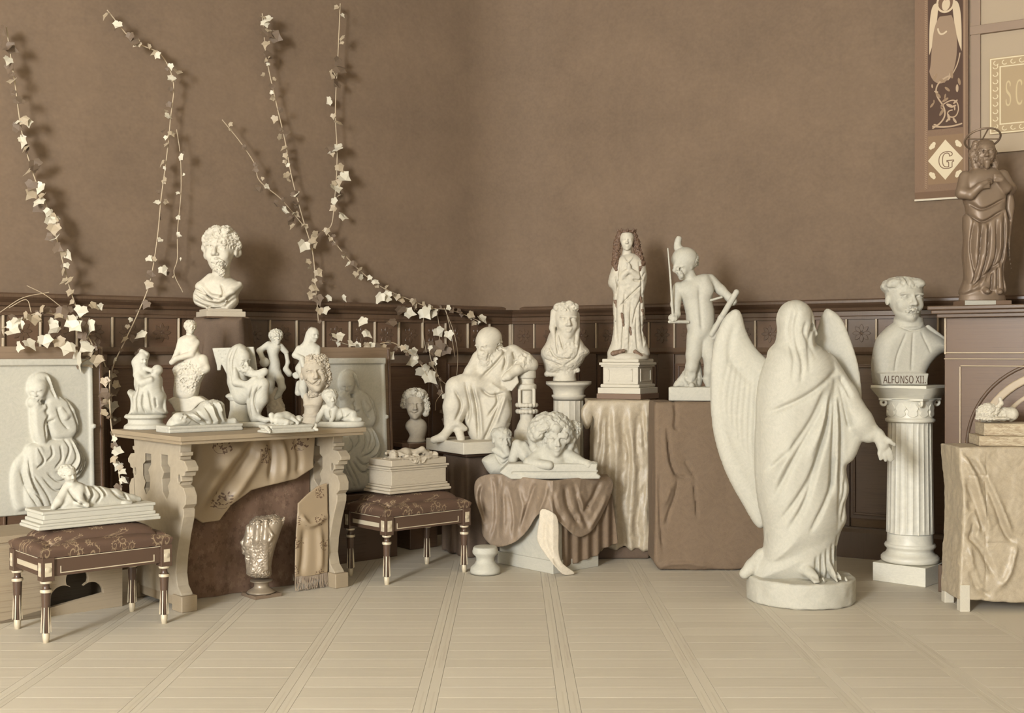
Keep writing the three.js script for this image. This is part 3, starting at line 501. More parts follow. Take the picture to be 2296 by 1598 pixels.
{ // portrait bust on the column
  const { part, g, s } = statue('portrait_bust', 'white bust of an officer lettered ALFONSO XII on the fluted column', 'bust', 2035, 862, 6.235);
  part('bust', M.plaster, 1.5, (S) => {
    S.k = 5;
    S.puff([[2007, 722], [1982, 740], [1966, 760], [1958, 790], [1955, 830], [1961, 856], [1970, 862], [2040, 863], [2068, 861], [2072, 842], [2084, 818], [2104, 796], [2122, 786], [2127, 775], [2112, 757], [2072, 730], [2066, 718]], 0, 35, 30);
    S.slab([[1961, 836], [2070, 836], [2069, 862], [1965, 862]], -30, 39, 3, 6);
    S.c([2036, 735, 0, 31], [2034, 700, 4, 26], 6); S.lat(2036, 2, [[712, 31], [733, 34]], 3);
    S.st([[2008, 733], [2036, 742], [2068, 733]], 2.2, 3, { w: 0 });
    S.head(2026, 672, 8, 100, { yaw: 10, pitch: 0, wide: 1.12 });
    S.e([2022, 642, -2], [46, 22, 42], 5); S.e([2003, 636, 22], [22, 12, 18], 4, [0, 0, 12]); S.e([2046, 636, 20], [22, 12, 18], 4, [0, 0, -8]);
    S.st([[2022, 622], [2023, 640]], 3, 5, { w: 0 }); S.rough(2022, 640, 0, [56, 26, 54], 3, 0.1); S.rough(2066, 660, 0, 22, 5, 0.12, { curl: true });
    S.chain([[2018, 700, 46, 3], [2030, 696, 50, 3.6], [2044, 700, 44, 3]], 2.5); S.rough(2030, 699, 46, 18, 1.5, 0.2, { curl: true });
    for (let i = 0; i < 13; i++) S.s(2076 + i * 3.5, 733 + i * 2.7, 14, 5, 2);
    S.st([[2096, 798], [2072, 842], [2068, 862]], 3, 3, { w: 8 });
    S.lines([[[2036, 745], [2032, 830]], [[2020, 748], [2000, 800], [1995, 832]], [[2054, 746], [2075, 790]]], 2.5, 2.4, { w: 0 });
  });
  const font = await new FontLoader().loadAsync('fonts/droid/droid_sans_regular.typeface.json');
  const tg = new TextGeometry('ALFONSO XII.', { font, size: 15, depth: 1.2, curveSegments: 3 }); tg.computeBoundingBox();
  tg.translate(-tg.boundingBox.min.x, 0, 0); tg.scale(94 / (tg.boundingBox.max.x - tg.boundingBox.min.x), 1.12, 1); tg.scale(s, s, s);
  mesh('inscription', tg, std(rgb(0.09, 0.05, 0.03), 0.8), g, [(1968 - 2035) * s, (862 - 858) * s, 38.4 * s], 'dark letters ALFONSO XII.');
}
{ // youth with helmet and sword
  const { part } = statue('helmeted_youth', 'white plaster nude youth in a plumed helmet sheathing a sword', 'statue', 1565, 897, 6.62);
  part('base', M.plaster, 2, (S) => { S.box([1568, 882, -4], [64, 15.5, 40], 2, 2, [0, -14, 0]); });
  part('figure', M.plaster, 1.5, (S) => {
    S.k = 5;
    S.puff([[1550, 622], [1584, 614], [1600, 636], [1597, 672], [1602, 700], [1600, 735], [1580, 768], [1552, 766], [1540, 735], [1537, 702], [1528, 672], [1516, 652], [1526, 632]], 0, 27, 26);
    S.e([1548, 655, 16], [18, 15, 12], 8); S.e([1580, 652, 16], [18, 15, 12], 8); S.st([[1563, 645], [1567, 700], [1570, 740]], 4, 2.5, { w: 0 });
    S.c([1550, 628, 2, 14], [1540, 606, 6, 14], 5);
    S.head(1532, 597, 8, 56, { yaw: -48, pitch: -22, roll: 8 });
    S.e([1535, 581, 4], [30, 27, 30], 4); S.c([1510, 606, 18, 6], [1516, 588, 20, 5], 3); S.rough(1556, 585, 6, 20, 4, 0.15, { curl: true }); S.chain([[1556, 578, 4, 7], [1562, 592, 2, 5]], 4);
    S.puff([[1511, 560], [1512, 540], [1519, 529], [1528, 533], [1527, 548], [1533, 558], [1522, 566]], 4, 8, 8, 3);
    S.chain([[1518, 606, 26, 7], [1524, 620, 24, 6]], 4); S.rough(1520, 614, 24, 12, 3, 0.2, { curl: true });
    S.chain([[1521, 645, 4, 13], [1513, 682, 12, 11], [1514, 705, 20, 8.5], [1505, 714, 28, 10]], 5); S.rough(1505, 716, 28, 14, 2.5, 0.22);
    S.chain([[1592, 628, 0, 14], [1616, 650, 2, 11], [1634, 668, 10, 9], [1640, 676, 14, 10]], 5); S.rough(1640, 677, 14, 12, 2.5, 0.22);
    S.chain([[1560, 755, 4, 21], [1554, 795, 8, 17], [1550, 822, 7, 13], [1548, 845, 0, 12.5], [1556, 866, -2, 9], [1548, 864, 16, 7]], 5);
    S.chain([[1585, 755, 0, 21], [1592, 800, 10, 17], [1590, 830, 8, 12.5], [1588, 850, 0, 11], [1590, 866, 0, 8]], 5);
    S.puff([[1546, 800], [1535, 830], [1512, 862], [1512, 869], [1572, 869], [1575, 820], [1562, 795]], -14, 12, 12, 5); S.rough(1540, 845, -14, 40, 2.5, 0.08);
  });
  part('sword', M.plaster, 1, (S) => { S.chain([[1493, 560, 34, 1.6], [1499, 630, 33, 2.2], [1505, 716, 31, 3]], 1); S.chain([[1497, 722, 31, 3.6], [1518, 722, 26, 3.6], [1540, 722, 20, 3.6]], 1); });
  part('scabbard', M.plaster, 1.2, (S) => { S.chain([[1647, 656, 22, 6.5], [1612, 715, 22, 6.5], [1592, 750, 20, 6]], 1); S.s(1613, 714, 22, 8, 2); S.puff([[1600, 725], [1612, 740], [1608, 760], [1590, 765], [1588, 745]], 12, 10, 8, 2); S.chain([[1590, 674, 24, 2.8], [1614, 667, 24, 2.8]], 1); });
}
{ // crowned lady on her pedestal
  const { part, g, s } = statue('crowned_lady', 'slender white robed lady with long dark hair and small crown', 'statue', 1408, 893, 7.1), y = (v) => (893 - v) * s;
  const blk = (n, mat, w, v0, v1, r = 0.003) => { const m = mesh(n, bx(w * s, y(v0) - y(v1), w * s, 0, y(v1), 0, r), mat, g); m.rotation.y = rad(-29); return m; };
  blk('dark_plinth', M.darkClay, 106, 881, 893); blk('step', M.clayPale, 102, 868, 881); blk('step', M.clayPale, 94, 860, 868, 0.008);
  const die = blk('pedestal_body', M.clayPale, 84, 822, 860);
  for (let i = 0; i < 2; i++) { const f = mesh('inset_frame', merged([bx(58 * s, 3 * s, 3 * s, 0, 0, 0), bx(58 * s, 3 * s, 3 * s, 0, 25 * s, 0), bx(3 * s, 28 * s, 3 * s, -28 * s, 0, 0), bx(3 * s, 28 * s, 3 * s, 28 * s, 0, 0)]), M.clayPale, die, [i ? 42 * s : 0, y(854), i ? 0 : 42 * s]); f.rotation.y = i * PI / 2; }
  blk('cornice', M.clayPale, 92, 818, 822); blk('cornice', M.clayPale, 98, 812, 818, 0.004); blk('cornice', M.clayPale, 88, 804, 812, 0.006);
  part('figure', M.clayPale, 1.3, (S) => {
    S.k = 4; S.lat(1408, 0, [[792, 40], [797, 45], [805, 47]], 2);
    S.puff([[1394, 572], [1379, 588], [1366, 618], [1364, 638], [1375, 655], [1374, 690], [1376, 725], [1371, 765], [1362, 797], [1400, 800], [1456, 797], [1450, 768], [1441, 742], [1446, 700], [1444, 662], [1451, 626], [1450, 606], [1441, 582], [1422, 568]], 0, 27, 24);
    S.c([1405, 572, 2, 11], [1406, 556, 4, 9], 4); S.head(1405, 540, 8, 44, { yaw: -5, pitch: -6, noEars: true });
    S.chain([[1382, 600, 8, 9], [1385, 625, 20, 8], [1402, 612, 30, 6]], 4); S.chain([[1438, 600, 8, 9], [1434, 625, 20, 8], [1412, 610, 30, 6]], 4); S.e([1407, 602, 32], [5, 10, 5], 2);
    S.lines([[[1390, 590], [1384, 640], [1380, 690], [1382, 780]], [[1430, 590], [1436, 640], [1434, 700], [1440, 780]], [[1436, 640], [1410, 665], [1385, 690]], [[1440, 660], [1425, 690], [1415, 730]], [[1398, 660], [1396, 720], [1392, 785]], [[1412, 680], [1410, 740], [1408, 790]], [[1424, 700], [1424, 750], [1428, 790]], [[1378, 620], [1384, 645]], [[1444, 612], [1430, 630], [1415, 628]]], 2.2, 4, { w: 0 });
    S.lines([[[1440, 700], [1448, 720], [1438, 740], [1448, 760], [1440, 780]], [[1395, 575], [1404, 590], [1418, 575]]], 2, -2.5, { w: 0 }); S.rough(1408, 700, 10, [60, 110, 50], 1.4, 0.1);
  });
  part('hair', M.hairDark, 1.1, (S) => { S.k = 2; for (const q of [-1, 1]) S.chain([[1405 + q * 14, 524, 4, 8], [1405 + q * 21, 545, 2, 8], [1406 + q * 25, 570, 6, 8], [1408 + q * 30, 592, 14, 7], [1406 + q * 26, 606, 22, 4]], 3); S.e([1405, 527, -4], [20, 12, 18], 3); S.rough(1406, 565, 5, [60, 60, 40], 3.4, 0.16, { curl: true }); }, 'long wavy dark hair');
  part('crown', M.hairDark, 1, (S) => { S.k = 1.5; S.lat(1405, 2, [[518, 19], [523, 18]], 1); for (let i = 0; i < 9; i++) { const a = i / 9 * 2 * PI; S.c([1405 + Math.sin(a) * 19, 520, 2 + Math.cos(a) * 19, 2.4], [1405 + Math.sin(a) * 22, 514, 2 + Math.cos(a) * 22, 1.4], 1); } });
for (const [a, b, c, d, w, r] of [[1379, 676, 1383, 690, 13, 5], [1392, 704, 1396, 730, 25, 4], [1410, 736, 1412, 750, 26, 4], [1434, 668, 1436, 678, 20, 4], [1438, 696, 1440, 706, 18, 4], [1372, 792, 1396, 786, 34, 7], [1420, 788, 1434, 796, 36, 5]]) part('painted_spot', M.darkClay, 1.2, (S) => { S.c([a, b, w - 1, r * 0.85], [c, d, w - 1, r * 0.6], 1); S.rough((a + c) / 2, (b + d) / 2, w, 30, 1.5, 0.2); });
}
{ // veiled woman on a round pedestal
  const { part } = statue('veiled_bust', 'pale bust of a woman in a scalloped lace veil on a round pedestal', 'bust', 1268, 854, 7.25);
  part('bust', M.clayPale, 1.4, (S) => {
    S.k = 4; S.lat(1266, 0, [[826, 25], [846, 25], [854, 27]], 2);
    S.puff([[1236, 742], [1224, 768], [1212, 790], [1218, 812], [1224, 834], [1250, 840], [1272, 836], [1290, 830], [1304, 816], [1312, 802], [1323, 789], [1310, 772], [1298, 752], [1288, 735]], 0, 36, 34);
    S.c([1268, 760, 6, 18], [1268, 735, 6, 16], 4); S.head(1269, 720, 12, 78, { yaw: 8, noEars: true });
    S.puff([[1240, 690], [1252, 677], [1265, 682], [1280, 676], [1292, 688], [1293, 720], [1296, 750], [1300, 770], [1240, 775], [1228, 768], [1236, 740], [1234, 715]], -14, 26, 22, 4);
    for (const [a, b] of [[1250, 690], [1262, 687], [1276, 684], [1287, 690]]) S.s(a, b, 22, 10, 4); S.rough(1268, 690, 18, [32, 16, 30], 4, 0.14, { curl: true });
    S.chain([[1242, 700, 14, 8], [1238, 735, 14, 7], [1246, 765, 26, 7], [1262, 790, 34, 5]], 3); S.chain([[1292, 705, 10, 7], [1293, 740, 12, 7], [1288, 775, 28, 8], [1270, 800, 36, 5]], 3);
    S.lines([[[1247, 735], [1246, 765], [1250, 792]], [[1252, 748], [1262, 784]], [[1290, 752], [1286, 776]], [[1220, 805], [1240, 812], [1260, 820]], [[1230, 775], [1245, 800], [1280, 806]], [[1300, 770], [1290, 800], [1265, 818]]], 2.2, 4, { w: 0 });
    for (let i = 0; i < 9; i++) S.s(1226 + i * 8.5, 838 - Math.max(0, i - 4) * 2.2, 14 - Math.abs(i - 4), 6.5, 2); S.rough(1268, 800, 20, [66, 46, 50], 1.6, 0.2);
  });
  const p = thing('round_pedestal', 'pale fluted round pedestal under the bust of the veiled woman', 'pedestal', at(1275, 790 + FOCAL * EYE / 7.25, 7.25)), s = 7.25 / FOCAL, B = 790 + FOCAL * EYE / 7.25, q = (v) => (B - v) * s;
  mesh('capital', lathe([[0, 897], [34, 897], [35, 891], [38, 889], [38, 885], [34, 884], [36, 874], [42, 867], [48, 863], [51, 861], [51, 854.5], [0, 854.5]].map(([r, v]) => [r * s, q(v)]), 56), M.clayPale, p);
  const sh = new THREE.CylinderGeometry(34 * s, 36 * s, q(897), 160, 6, true), a = sh.attributes.position;
  for (let i = 0; i < a.count; i++) { const t = Math.atan2(a.getX(i), a.getZ(i)), r = Math.hypot(a.getX(i), a.getZ(i)) * (1 - 0.05 * Math.pow(Math.abs(Math.sin(t * 8)), 0.5)); a.setX(i, Math.sin(t) * r); a.setZ(i, Math.cos(t) * r); }
  sh.translate(0, q(897) / 2, 0); sh.computeVertexNormals(); mesh('shaft', sh, M.clayPale, p);
}
// ---------- sculpture and draped stands, middle of the room ----------
const clothTex = noiseTex(256, [[2, 2, 0.4], [7, 7, 0.4], [30, 30, 0.4]], 0.80, 1.0);
const fabric = (r, g, b, rough = 0.85, extra = {}) => std(rgb(r, g, b), rough, { map: clothTex, bumpMap: fine, bumpScale: 0.0005, ...extra });
const darkCloth = fabric(0.185, 0.125, 0.076), darkerCloth = fabric(0.12, 0.078, 0.049), satin = fabric(0.44, 0.36, 0.25, 0.42), silkDark = fabric(0.26, 0.19, 0.128, 0.55), paleCloth = fabric(0.60, 0.52, 0.40);
{ // seated sage
  const { part, g, s } = statue('seated_sage', 'seated bearded old man in heavy robes leaning on a short pillar', 'statue', 1078, 1006, 7.08);
  const slab = mesh('base_slab', bx(0.50, 0.070, 0.46, 0, -0.008, 0, 0.006), M.clayPale, g); slab.rotation.y = rad(32);
  part('figure', M.clayPale, 1.5, (S) => {
    S.k = 5;
    S.puff([[1076, 790], [1062, 812], [1050, 842], [1070, 866], [1120, 872], [1142, 846], [1156, 812], [1158, 786], [1132, 778], [1100, 784]], 0, 34, 30);
    S.chain([[1150, 792, 2, 20], [1176, 808, 0, 19], [1190, 818, -2, 17]], 6); S.chain([[1188, 818, 4, 13], [1160, 828, 22, 12], [1140, 842, 34, 9], [1130, 848, 36, 6]], 5);
    S.slab([[1124, 838], [1158, 834], [1164, 856], [1148, 876], [1128, 872]], 18, 30, 3, 3); S.rough(1170, 812, 6, 28, 3.5, 0.12);
    S.chain([[1074, 802, 8, 16], [1056, 832, 22, 13], [1044, 848, 34, 10]], 6); S.chain([[1036, 846, 38, 8], [1054, 850, 40, 7]], 4);
    S.chain([[1100, 868, 6, 34], [1060, 866, 24, 30], [1026, 868, 36, 24], [1018, 910, 34, 22], [1014, 946, 32, 17]], 8);
    S.puff([[1004, 858], [1028, 848], [1060, 850], [1062, 900], [1046, 930], [1026, 962], [1006, 962], [1003, 905]], 26, 24, 20, 6);
    S.puff([[1044, 862], [1100, 858], [1138, 866], [1150, 925], [1142, 955], [1120, 984], [1064, 990], [1046, 960]], 10, 34, 26, 6);
    S.chain([[1012, 955, 36, 11], [996, 976, 46, 10], [976, 982, 52, 8]], 5); S.chain([[1030, 962, 40, 10], [1036, 980, 48, 9]], 5); S.c([1028, 946, 46, 8], [1044, 958, 40, 6], 4);
    S.head(1094, 772, 12, 70, { yaw: -42, pitch: -24, noEars: true }); S.e([1098, 758, 6], [28, 26, 28], 4);
    S.chain([[1084, 792, 30, 13], [1088, 812, 28, 9], [1092, 826, 24, 5]], 5); S.rough(1088, 805, 28, 24, 3, 0.14, { curl: true }); S.chain([[1114, 768, 6, 10], [1120, 786, 4, 9]], 5); S.rough(1116, 776, 6, 22, 4, 0.13, { curl: true });
    S.lines([[[1140, 780], [1112, 815], [1080, 846]], [[1128, 782], [1134, 810], [1128, 830]], [[1150, 788], [1156, 806]], [[1060, 862], [1070, 910], [1074, 980]], [[1046, 858], [1056, 915], [1050, 950]], [[1126, 890], [1104, 945], [1086, 985]], [[1112, 878], [1116, 900], [1096, 930]], [[1142, 892], [1150, 925], [1138, 950]], [[1080, 870], [1100, 885], [1130, 880]], [[1022, 872], [1036, 905], [1024, 940]]], 3.2, 7, { w: 0 });
    S.lines([[[1066, 866], [1078, 920], [1082, 978]], [[1052, 868], [1062, 930]], [[1134, 886], [1112, 950]], [[1100, 858], [1125, 874]]], 4, -4, { w: 0 });
  });
  part('pillar', M.clayPale, 1.4, (S) => { S.k = 2; S.lat(1181, -6, [[831, 20], [835, 21], [847, 21], [849, 17], [860, 17], [862, 22], [872, 22], [876, 15], [940, 15], [950, 20], [962, 24], [966, 28], [988, 29]], 2); for (const v of [908, 922]) for (let i = 0; i < 16; i++) { const a = i / 16 * 2 * PI; S.s(1181 + Math.sin(a) * 21, v, -6 + Math.cos(a) * 21, 5.4, 2); } for (const q of [-1, 1]) S.c([1181 + q * 16, 874, 10, 4], [1181 + q * 16, 905, 10, 4], 1); });
}
{ // stand below the sage
  const t = thing('draped_stand', 'dark draped stand under the seated bearded old man', 'stand', [-0.187, 0, -7.08], rad(32));
  mesh('stand_top', bx(0.40, 0.02, 0.38, 0, 0.595, -0.02, 0.004), lacquer, t);
  const S = new Sculpt(4); S.k = 5; S.box([0, -112.5, -10], [64, 112, 58], 8, 3); S.wave([-100, 100, -226, 4], (x, y, z) => 2.6 * Math.sin((x + z) * 0.16 + 2 * noise3(x * 0.03, y * 0.01, z * 0.03)) * Math.min(1, (y + 226) / 60)); 
  mesh('drapery', S.geometry(0.00265, 0, 0), darkerCloth, t);
}
{ // laughing bust
  const { part } = statue('laughing_bust', 'small pale head of a laughing youth wreathed with vine leaves and grapes', 'bust', 931, 990, 7.32);
  part('bust', M.clay, 1.3, (S) => { S.k = 4; S.lat(934, 0, [[978, 16], [990, 22]], 2); S.puff([[918, 940], [908, 955], [916, 970], [924, 986], [948, 986], [956, 970], [957, 950], [945, 938]], 0, 18, 16); S.c([932, 950, 2, 12], [932, 930, 4, 12], 4); S.head(931, 908, 6, 62, { yaw: 6 }); S.st([[921, 921], [931, 926], [942, 920]], 1.8, 2.5, { w: 10 }); }, 'darker clay shoulders and laughing face');
  part('wreath', M.clayPale, 1.2, (S) => { S.k = 2; S.e([931, 888, -2], [28, 18, 26], 3); for (const [u, v, w] of [[908, 898, 4], [906, 908, 2], [918, 884, 16], [930, 880, 20], [944, 884, 18], [954, 896, 6], [957, 906, 4], [958, 916, 4], [955, 926, 6]]) S.s(u, v, w, 8, 2); S.rough(931, 896, 4, [44, 40, 40], 4.5, 0.16, { curl: true }); });
  const t = thing('bust_stand', 'plain dark stand behind the footstool under the laughing head', 'stand', at(931, 790 + FOCAL * EYE / 7.32, 7.32), rad(37)), hh = EYE - (990 - 790) * 7.32 / FOCAL;
  mesh('post', bx(0.20, hh - 0.03, 0.20, 0, 0, 0, 0.006), woodDark, t); mesh('top', bx(0.24, 0.03, 0.24, 0, hh - 0.03, 0, 0.006), woodDarkB, t);
}
{ // plinth with a sleeping child on the right footstool
  const c = stoolB.position, { part, g } = statue('child_on_plinth', 'clay child asleep on a cloth over a stepped sarcophagus plinth', 'sculpture', 0, 0, 5.3, { turn: 42, pos: new V3(c.x, 0.4555, c.z) });
  const P = [[0.42, 0, 0.014], [0.405, 0.014, 0.016], [0.385, 0.03, 0.012], [0.365, 0.042, 0.075], [0.382, 0.117, 0.012], [0.40, 0.129, 0.012], [0.37, 0.141, 0.035]];
  const pl = mesh('plinth', merged(P.map(([w, y, h], i) => bx(w, h, w * 0.56, 0, y, 0, i === 3 ? 0.002 : 0.005))), M.clay, g); pl.name = 'plinth';
  part('child', M.clay, 1.3, (S) => {
    S.k = 4; const b = -88;
    S.e([-2, b + 1, 0], [84, 6, 44], 3); S.rough(0, b, 0, [96, 14, 56], 4, 0.09);
    S.head(-52, b - 10, 6, 32, { yaw: -20, pitch: 50, noEars: true }); S.chain([[-38, b - 10, 4, 11], [-10, b - 12, 2, 14], [12, b - 10, 0, 13]], 6);
    S.chain([[14, b - 10, 8, 10], [38, b - 20, 14, 8], [56, b - 6, 16, 6], [66, b - 10, 18, 5]], 4); S.chain([[14, b - 8, -6, 10], [44, b - 10, -8, 8], [68, b - 6, -8, 5], [76, b - 12, -8, 5]], 4);
    S.chain([[-36, b - 12, 12, 6], [-18, b - 4, 26, 5], [-4, b - 4, 30, 4]], 3); S.chain([[-34, b - 14, -8, 6], [-54, b - 16, -16, 5], [-66, b - 14, -8, 4]], 3);
    S.puff([[-60, b - 2], [-30, b + 4], [-20, b + 12], [10, b + 14], [24, b + 6], [60, b + 4], [66, b - 3], [0, b - 6]], 50, 5, 4, 3); S.rough(0, b + 6, 50, [80, 20, 14], 3, 0.12); S.puff([[66, b + 4], [76, b - 14], [84, b - 8], [80, b + 6]], 20, 14, 8, 3);
  });
}
{ // white box plinth, the cloth over it and what stands on it
  const a = rad(42), pos = placed(0.222, 6.4, -0.175, 0.225, a);
  const t = thing('box_plinth', 'white box plinth half hidden by the crumpled silk cloth', 'plinth', pos, a);
  mesh('box', merged([bx(0.34, 0.485, 0.44, 0, 0, 0, 0.003), bx(0.356, 0.07, 0.456, 0, 0, 0, 0.004)]), M.plaster, t);
  const D = 6.6, c = statue('silk_cloth', 'crumpled shiny silk cloth thrown over the white box plinth', 'cloth', 1225, 1068, D), sp = (u) => 70 - 0.8 * Math.abs(u - 1236);
  c.part('cloth', silkDark, 2, (S) => {
    S.k = 6; const F = [];
    for (const l of [[[1105, 1065], [1112, 1110], [1110, 1180], [1100, 1215]], [[1125, 1070], [1120, 1130], [1118, 1200]], [[1140, 1090], [1152, 1150], [1150, 1205]], [[1200, 1075], [1190, 1110], [1165, 1180]], [[1085, 1085], [1076, 1120], [1090, 1170]], [[1262, 1080], [1272, 1130], [1300, 1175]], [[1285, 1080], [1300, 1140], [1318, 1180]], [[1345, 1080], [1330, 1110], [1300, 1150]], [[1235, 1090], [1244, 1130], [1262, 1160]]]) F.push([l, 5, -9]);
    for (const l of [[[1115, 1065], [1128, 1120], [1130, 1200]], [[1160, 1085], [1170, 1130], [1160, 1190]], [[1290, 1100], [1305, 1130], [1298, 1160]], [[1225, 1075], [1216, 1110], [1205, 1140]], [[1362, 1110], [1340, 1150], [1318, 1185]], [[1070, 1090], [1068, 1130], [1086, 1190]]]) F.push([l, 6, 9]);
    S.slab([[1096, 1066], [1066, 1082], [1062, 1115], [1078, 1165], [1082, 1205], [1108, 1226], [1150, 1213], [1176, 1190], [1213, 1140], [1248, 1158], [1294, 1196], [1326, 1186], [1360, 1136], [1378, 1085], [1366, 1072], [1330, 1067], [1225, 1068]], -4, 4, 2, 3, { smooth: true, folds: F, lean: (x, v) => sp(x) + 12 + 0.10 * Math.max(0, v - 1070) + 4 * noise3(x * 0.04, v * 0.03, 0) + 1.3 * noise3(x * 0.12, v * 0.07, 3), reach: 120 });
    S.slab([[1100, 1073], [1372, 1073], [1368, 1079], [1104, 1079]], -110, 6, 2, 3, { lean: (x) => sp(x) + 8, reach: 120 });
  });
  const k = statue('pleated_skirt', 'dark pleated cloth hanging under the silk at its right', 'cloth', 1310, 1255, D);
  k.part('cloth', darkCloth, 1.8, (S) => { S.slab([[1256, 1150], [1376, 1110], [1390, 1224], [1352, 1232], [1340, 1245], [1258, 1262]], -3, 3, 2, 3, { lean: (x) => sp(x) + 10 + 5 * Math.sin((x - 1262) * 0.26), reach: 110 }); });
  const q = statue('pale_strip', 'pale strip of cloth falling to the floor at the plinth corner', 'cloth', 1240, 1271, D);
  q.part('cloth', paleCloth, 1.6, (S) => { S.slab([[1212, 1130], [1244, 1142], [1250, 1225], [1258, 1245], [1284, 1268], [1262, 1270], [1236, 1245], [1203, 1198], [1206, 1160]], -2.5, 2.5, 2, 2, { smooth: true, folds: [[[[1225, 1140], [1222, 1200], [1250, 1255]], 5, -5]], lean: (x, v) => 96 - 0.5 * Math.abs(x - 1236) + 0.12 * (v - 1130), reach: 130 }); });
  // spool shaped base on the floor
  const z = thing('spool_base', 'small white waisted plaster base on the floor beside the footstool', 'pedestal', at(1088, 790 + FOCAL * EYE / 6.42, 6.42)), s = 6.42 / FOCAL;
  mesh('turned_base', lathe([[0, 0], [33, 0], [34, 6], [33, 14], [24, 22], [20, 30], [21, 38], [28, 45], [29, 50], [27, 58], [25, 61], [0, 61]].map(([r, y]) => [r * s, y * s]), 48), M.plaster, z);
  // bust of a man
  const m = statue('gentleman_bust', 'small white bust of a bearded man on the silk cloth', 'bust', 1122, 1056, 6.8, { pos: at(1122, 1064, 6.8) });
  m.part('bust', M.plaster, 1.3, (S) => {
    S.k = 4; S.puff([[1105, 1008], [1080, 1022], [1084, 1034], [1096, 1052], [1102, 1056], [1140, 1056], [1160, 1040], [1168, 1020], [1152, 1006]], 0, 26, 20); S.c([1128, 1012, 4, 17], [1128, 990, 6, 17], 4);
    S.head(1126, 978, 8, 58, { yaw: 22 }); S.e([1124, 964, 2], [24, 15, 24], 4); S.rough(1125, 962, 2, 30, 2, 0.14); S.chain([[1134, 996, 28, 9], [1138, 1006, 28, 8]], 4); S.chain([[1108, 1000, 12, 6], [1130, 1012, 26, 6]], 4); S.lines([[[1110, 1010], [1126, 1030], [1150, 1012]]], 2.4, 3, { w: 0 });
  });
  const w = statue('reclining_child', 'white curly-haired child reclining on a moulded base beside a smaller child', 'sculpture', 1250, 1071, 6.6);
  w.part('base', M.plaster, 1.8, (S) => { S.k = 3; S.slab([[1146, 1071], [1342, 1070], [1345, 1064], [1338, 1059], [1340, 1052], [1336, 1049], [1338, 1036], [1140, 1036], [1120, 1056]], -36, 36, 3, 2); S.lines([[[1150, 1056], [1338, 1056]]], 2, 3, { full: true }); });
  w.part('figure', M.plaster, 1.5, (S) => {
    S.k = 5; S.e([1234, 968, -6], [45, 42, 34], 5); 
    for (let i = 0; i < 80; i++) { const a = i * 2.4, y = -0.35 + 1.33 * (i / 80), r = Math.sqrt(Math.max(0, 1 - y * y)); const x = Math.sin(a) * r, q = Math.cos(a) * r; if (q > 0.15 && y < 0.30 && Math.abs(x) < 0.55) continue; S.s(1235 + x * 42, 970 - y * 38, 2 + q * 42, 12, 3); }
    for (const [x, v] of [[1194, 990], [1190, 975], [1196, 1002], [1282, 985], [1278, 998]]) S.s(x, v, 4, 10, 3);
    S.rough(1235, 960, 0, [62, 52, 60], 3, 0.12, { curl: true }); S.head(1243, 984, 18, 70, { yaw: 14, pitch: -6, noEars: true }); S.chain([[1236, 1010, 0, 30], [1240, 1030, 0, 32]], 8); S.chain([[1210, 1020, 6, 17], [1186, 1036, 20, 12], [1230, 1040, 36, 10]], 6); S.chain([[1262, 1016, 0, 18], [1290, 1030, 18, 13], [1316, 1040, 26, 10], [1332, 1040, 20, 8]], 6);
    S.chain([[1176, 1022, -10, 13], [1160, 998, -16, 11], [1156, 1010, -18, 10], [1150, 1030, -16, 11]], 5); S.chain([[1175, 1000, -16, 10], [1192, 1026, -16, 14], [1230, 1036, -14, 18]], 5);
    S.chain([[1282, 1005, -16, 14], [1286, 1030, -16, 18]], 5); S.head(1289, 966, -14, 40, { yaw: 20, noEars: true }); S.e([1288, 960, -18], [19, 17, 18], 3); S.rough(1288, 956, -16, 24, 3, 0.18, { curl: true });
    S.e([1250, 1042, 0], [92, 9, 30], 6); S.rough(1326, 1036, 10, 20, 2, 0.15);
  });
}
{ // satin covered table below the crowned lady
  const { part } = statue('satin_table', 'tall stand draped in crumpled pale satin under the crowned lady', 'table', 1390, 1254.2, 6.85);
  part('satin_drape', satin, 2.8, (S) => {
    S.k = 5; S.slab([[1318, 897], [1463, 897], [1465, 960], [1462, 1080], [1464, 1230], [1440, 1234], [1400, 1228], [1332, 1234], [1326, 1050], [1330, 940]], -145, 0, 6, 4, {});
    S.puff([[1322, 897], [1308, 910], [1302, 930], [1318, 960], [1330, 940]], -8, 8, 6, 4);
    S.wave([1290, 1480, 905, 1240], (x, v, z) => Math.min(1, (v - 905) / 50) * (4 * Math.sin(x * 0.19 + 1.6 * noise3(x * 0.03, v * 0.008, 1)) + 2.6 * noise3(x * 0.09, v * 0.025, z * 0.05) + 1.2 * noise3(x * 0.16, v * 0.10, z * 0.05)));
    S.lines([[[1352, 930], [1346, 1010], [1336, 1060]], [[1404, 960], [1412, 1040], [1404, 1120]], [[1440, 910], [1446, 1020], [1442, 1140]]], 5, 6);
  });
  part('legs', darkerCloth, 3, (S) => { S.box([1394, 1241, -72], [62, 13, 64], 2, 1); }).name = 'plinth_core';
}
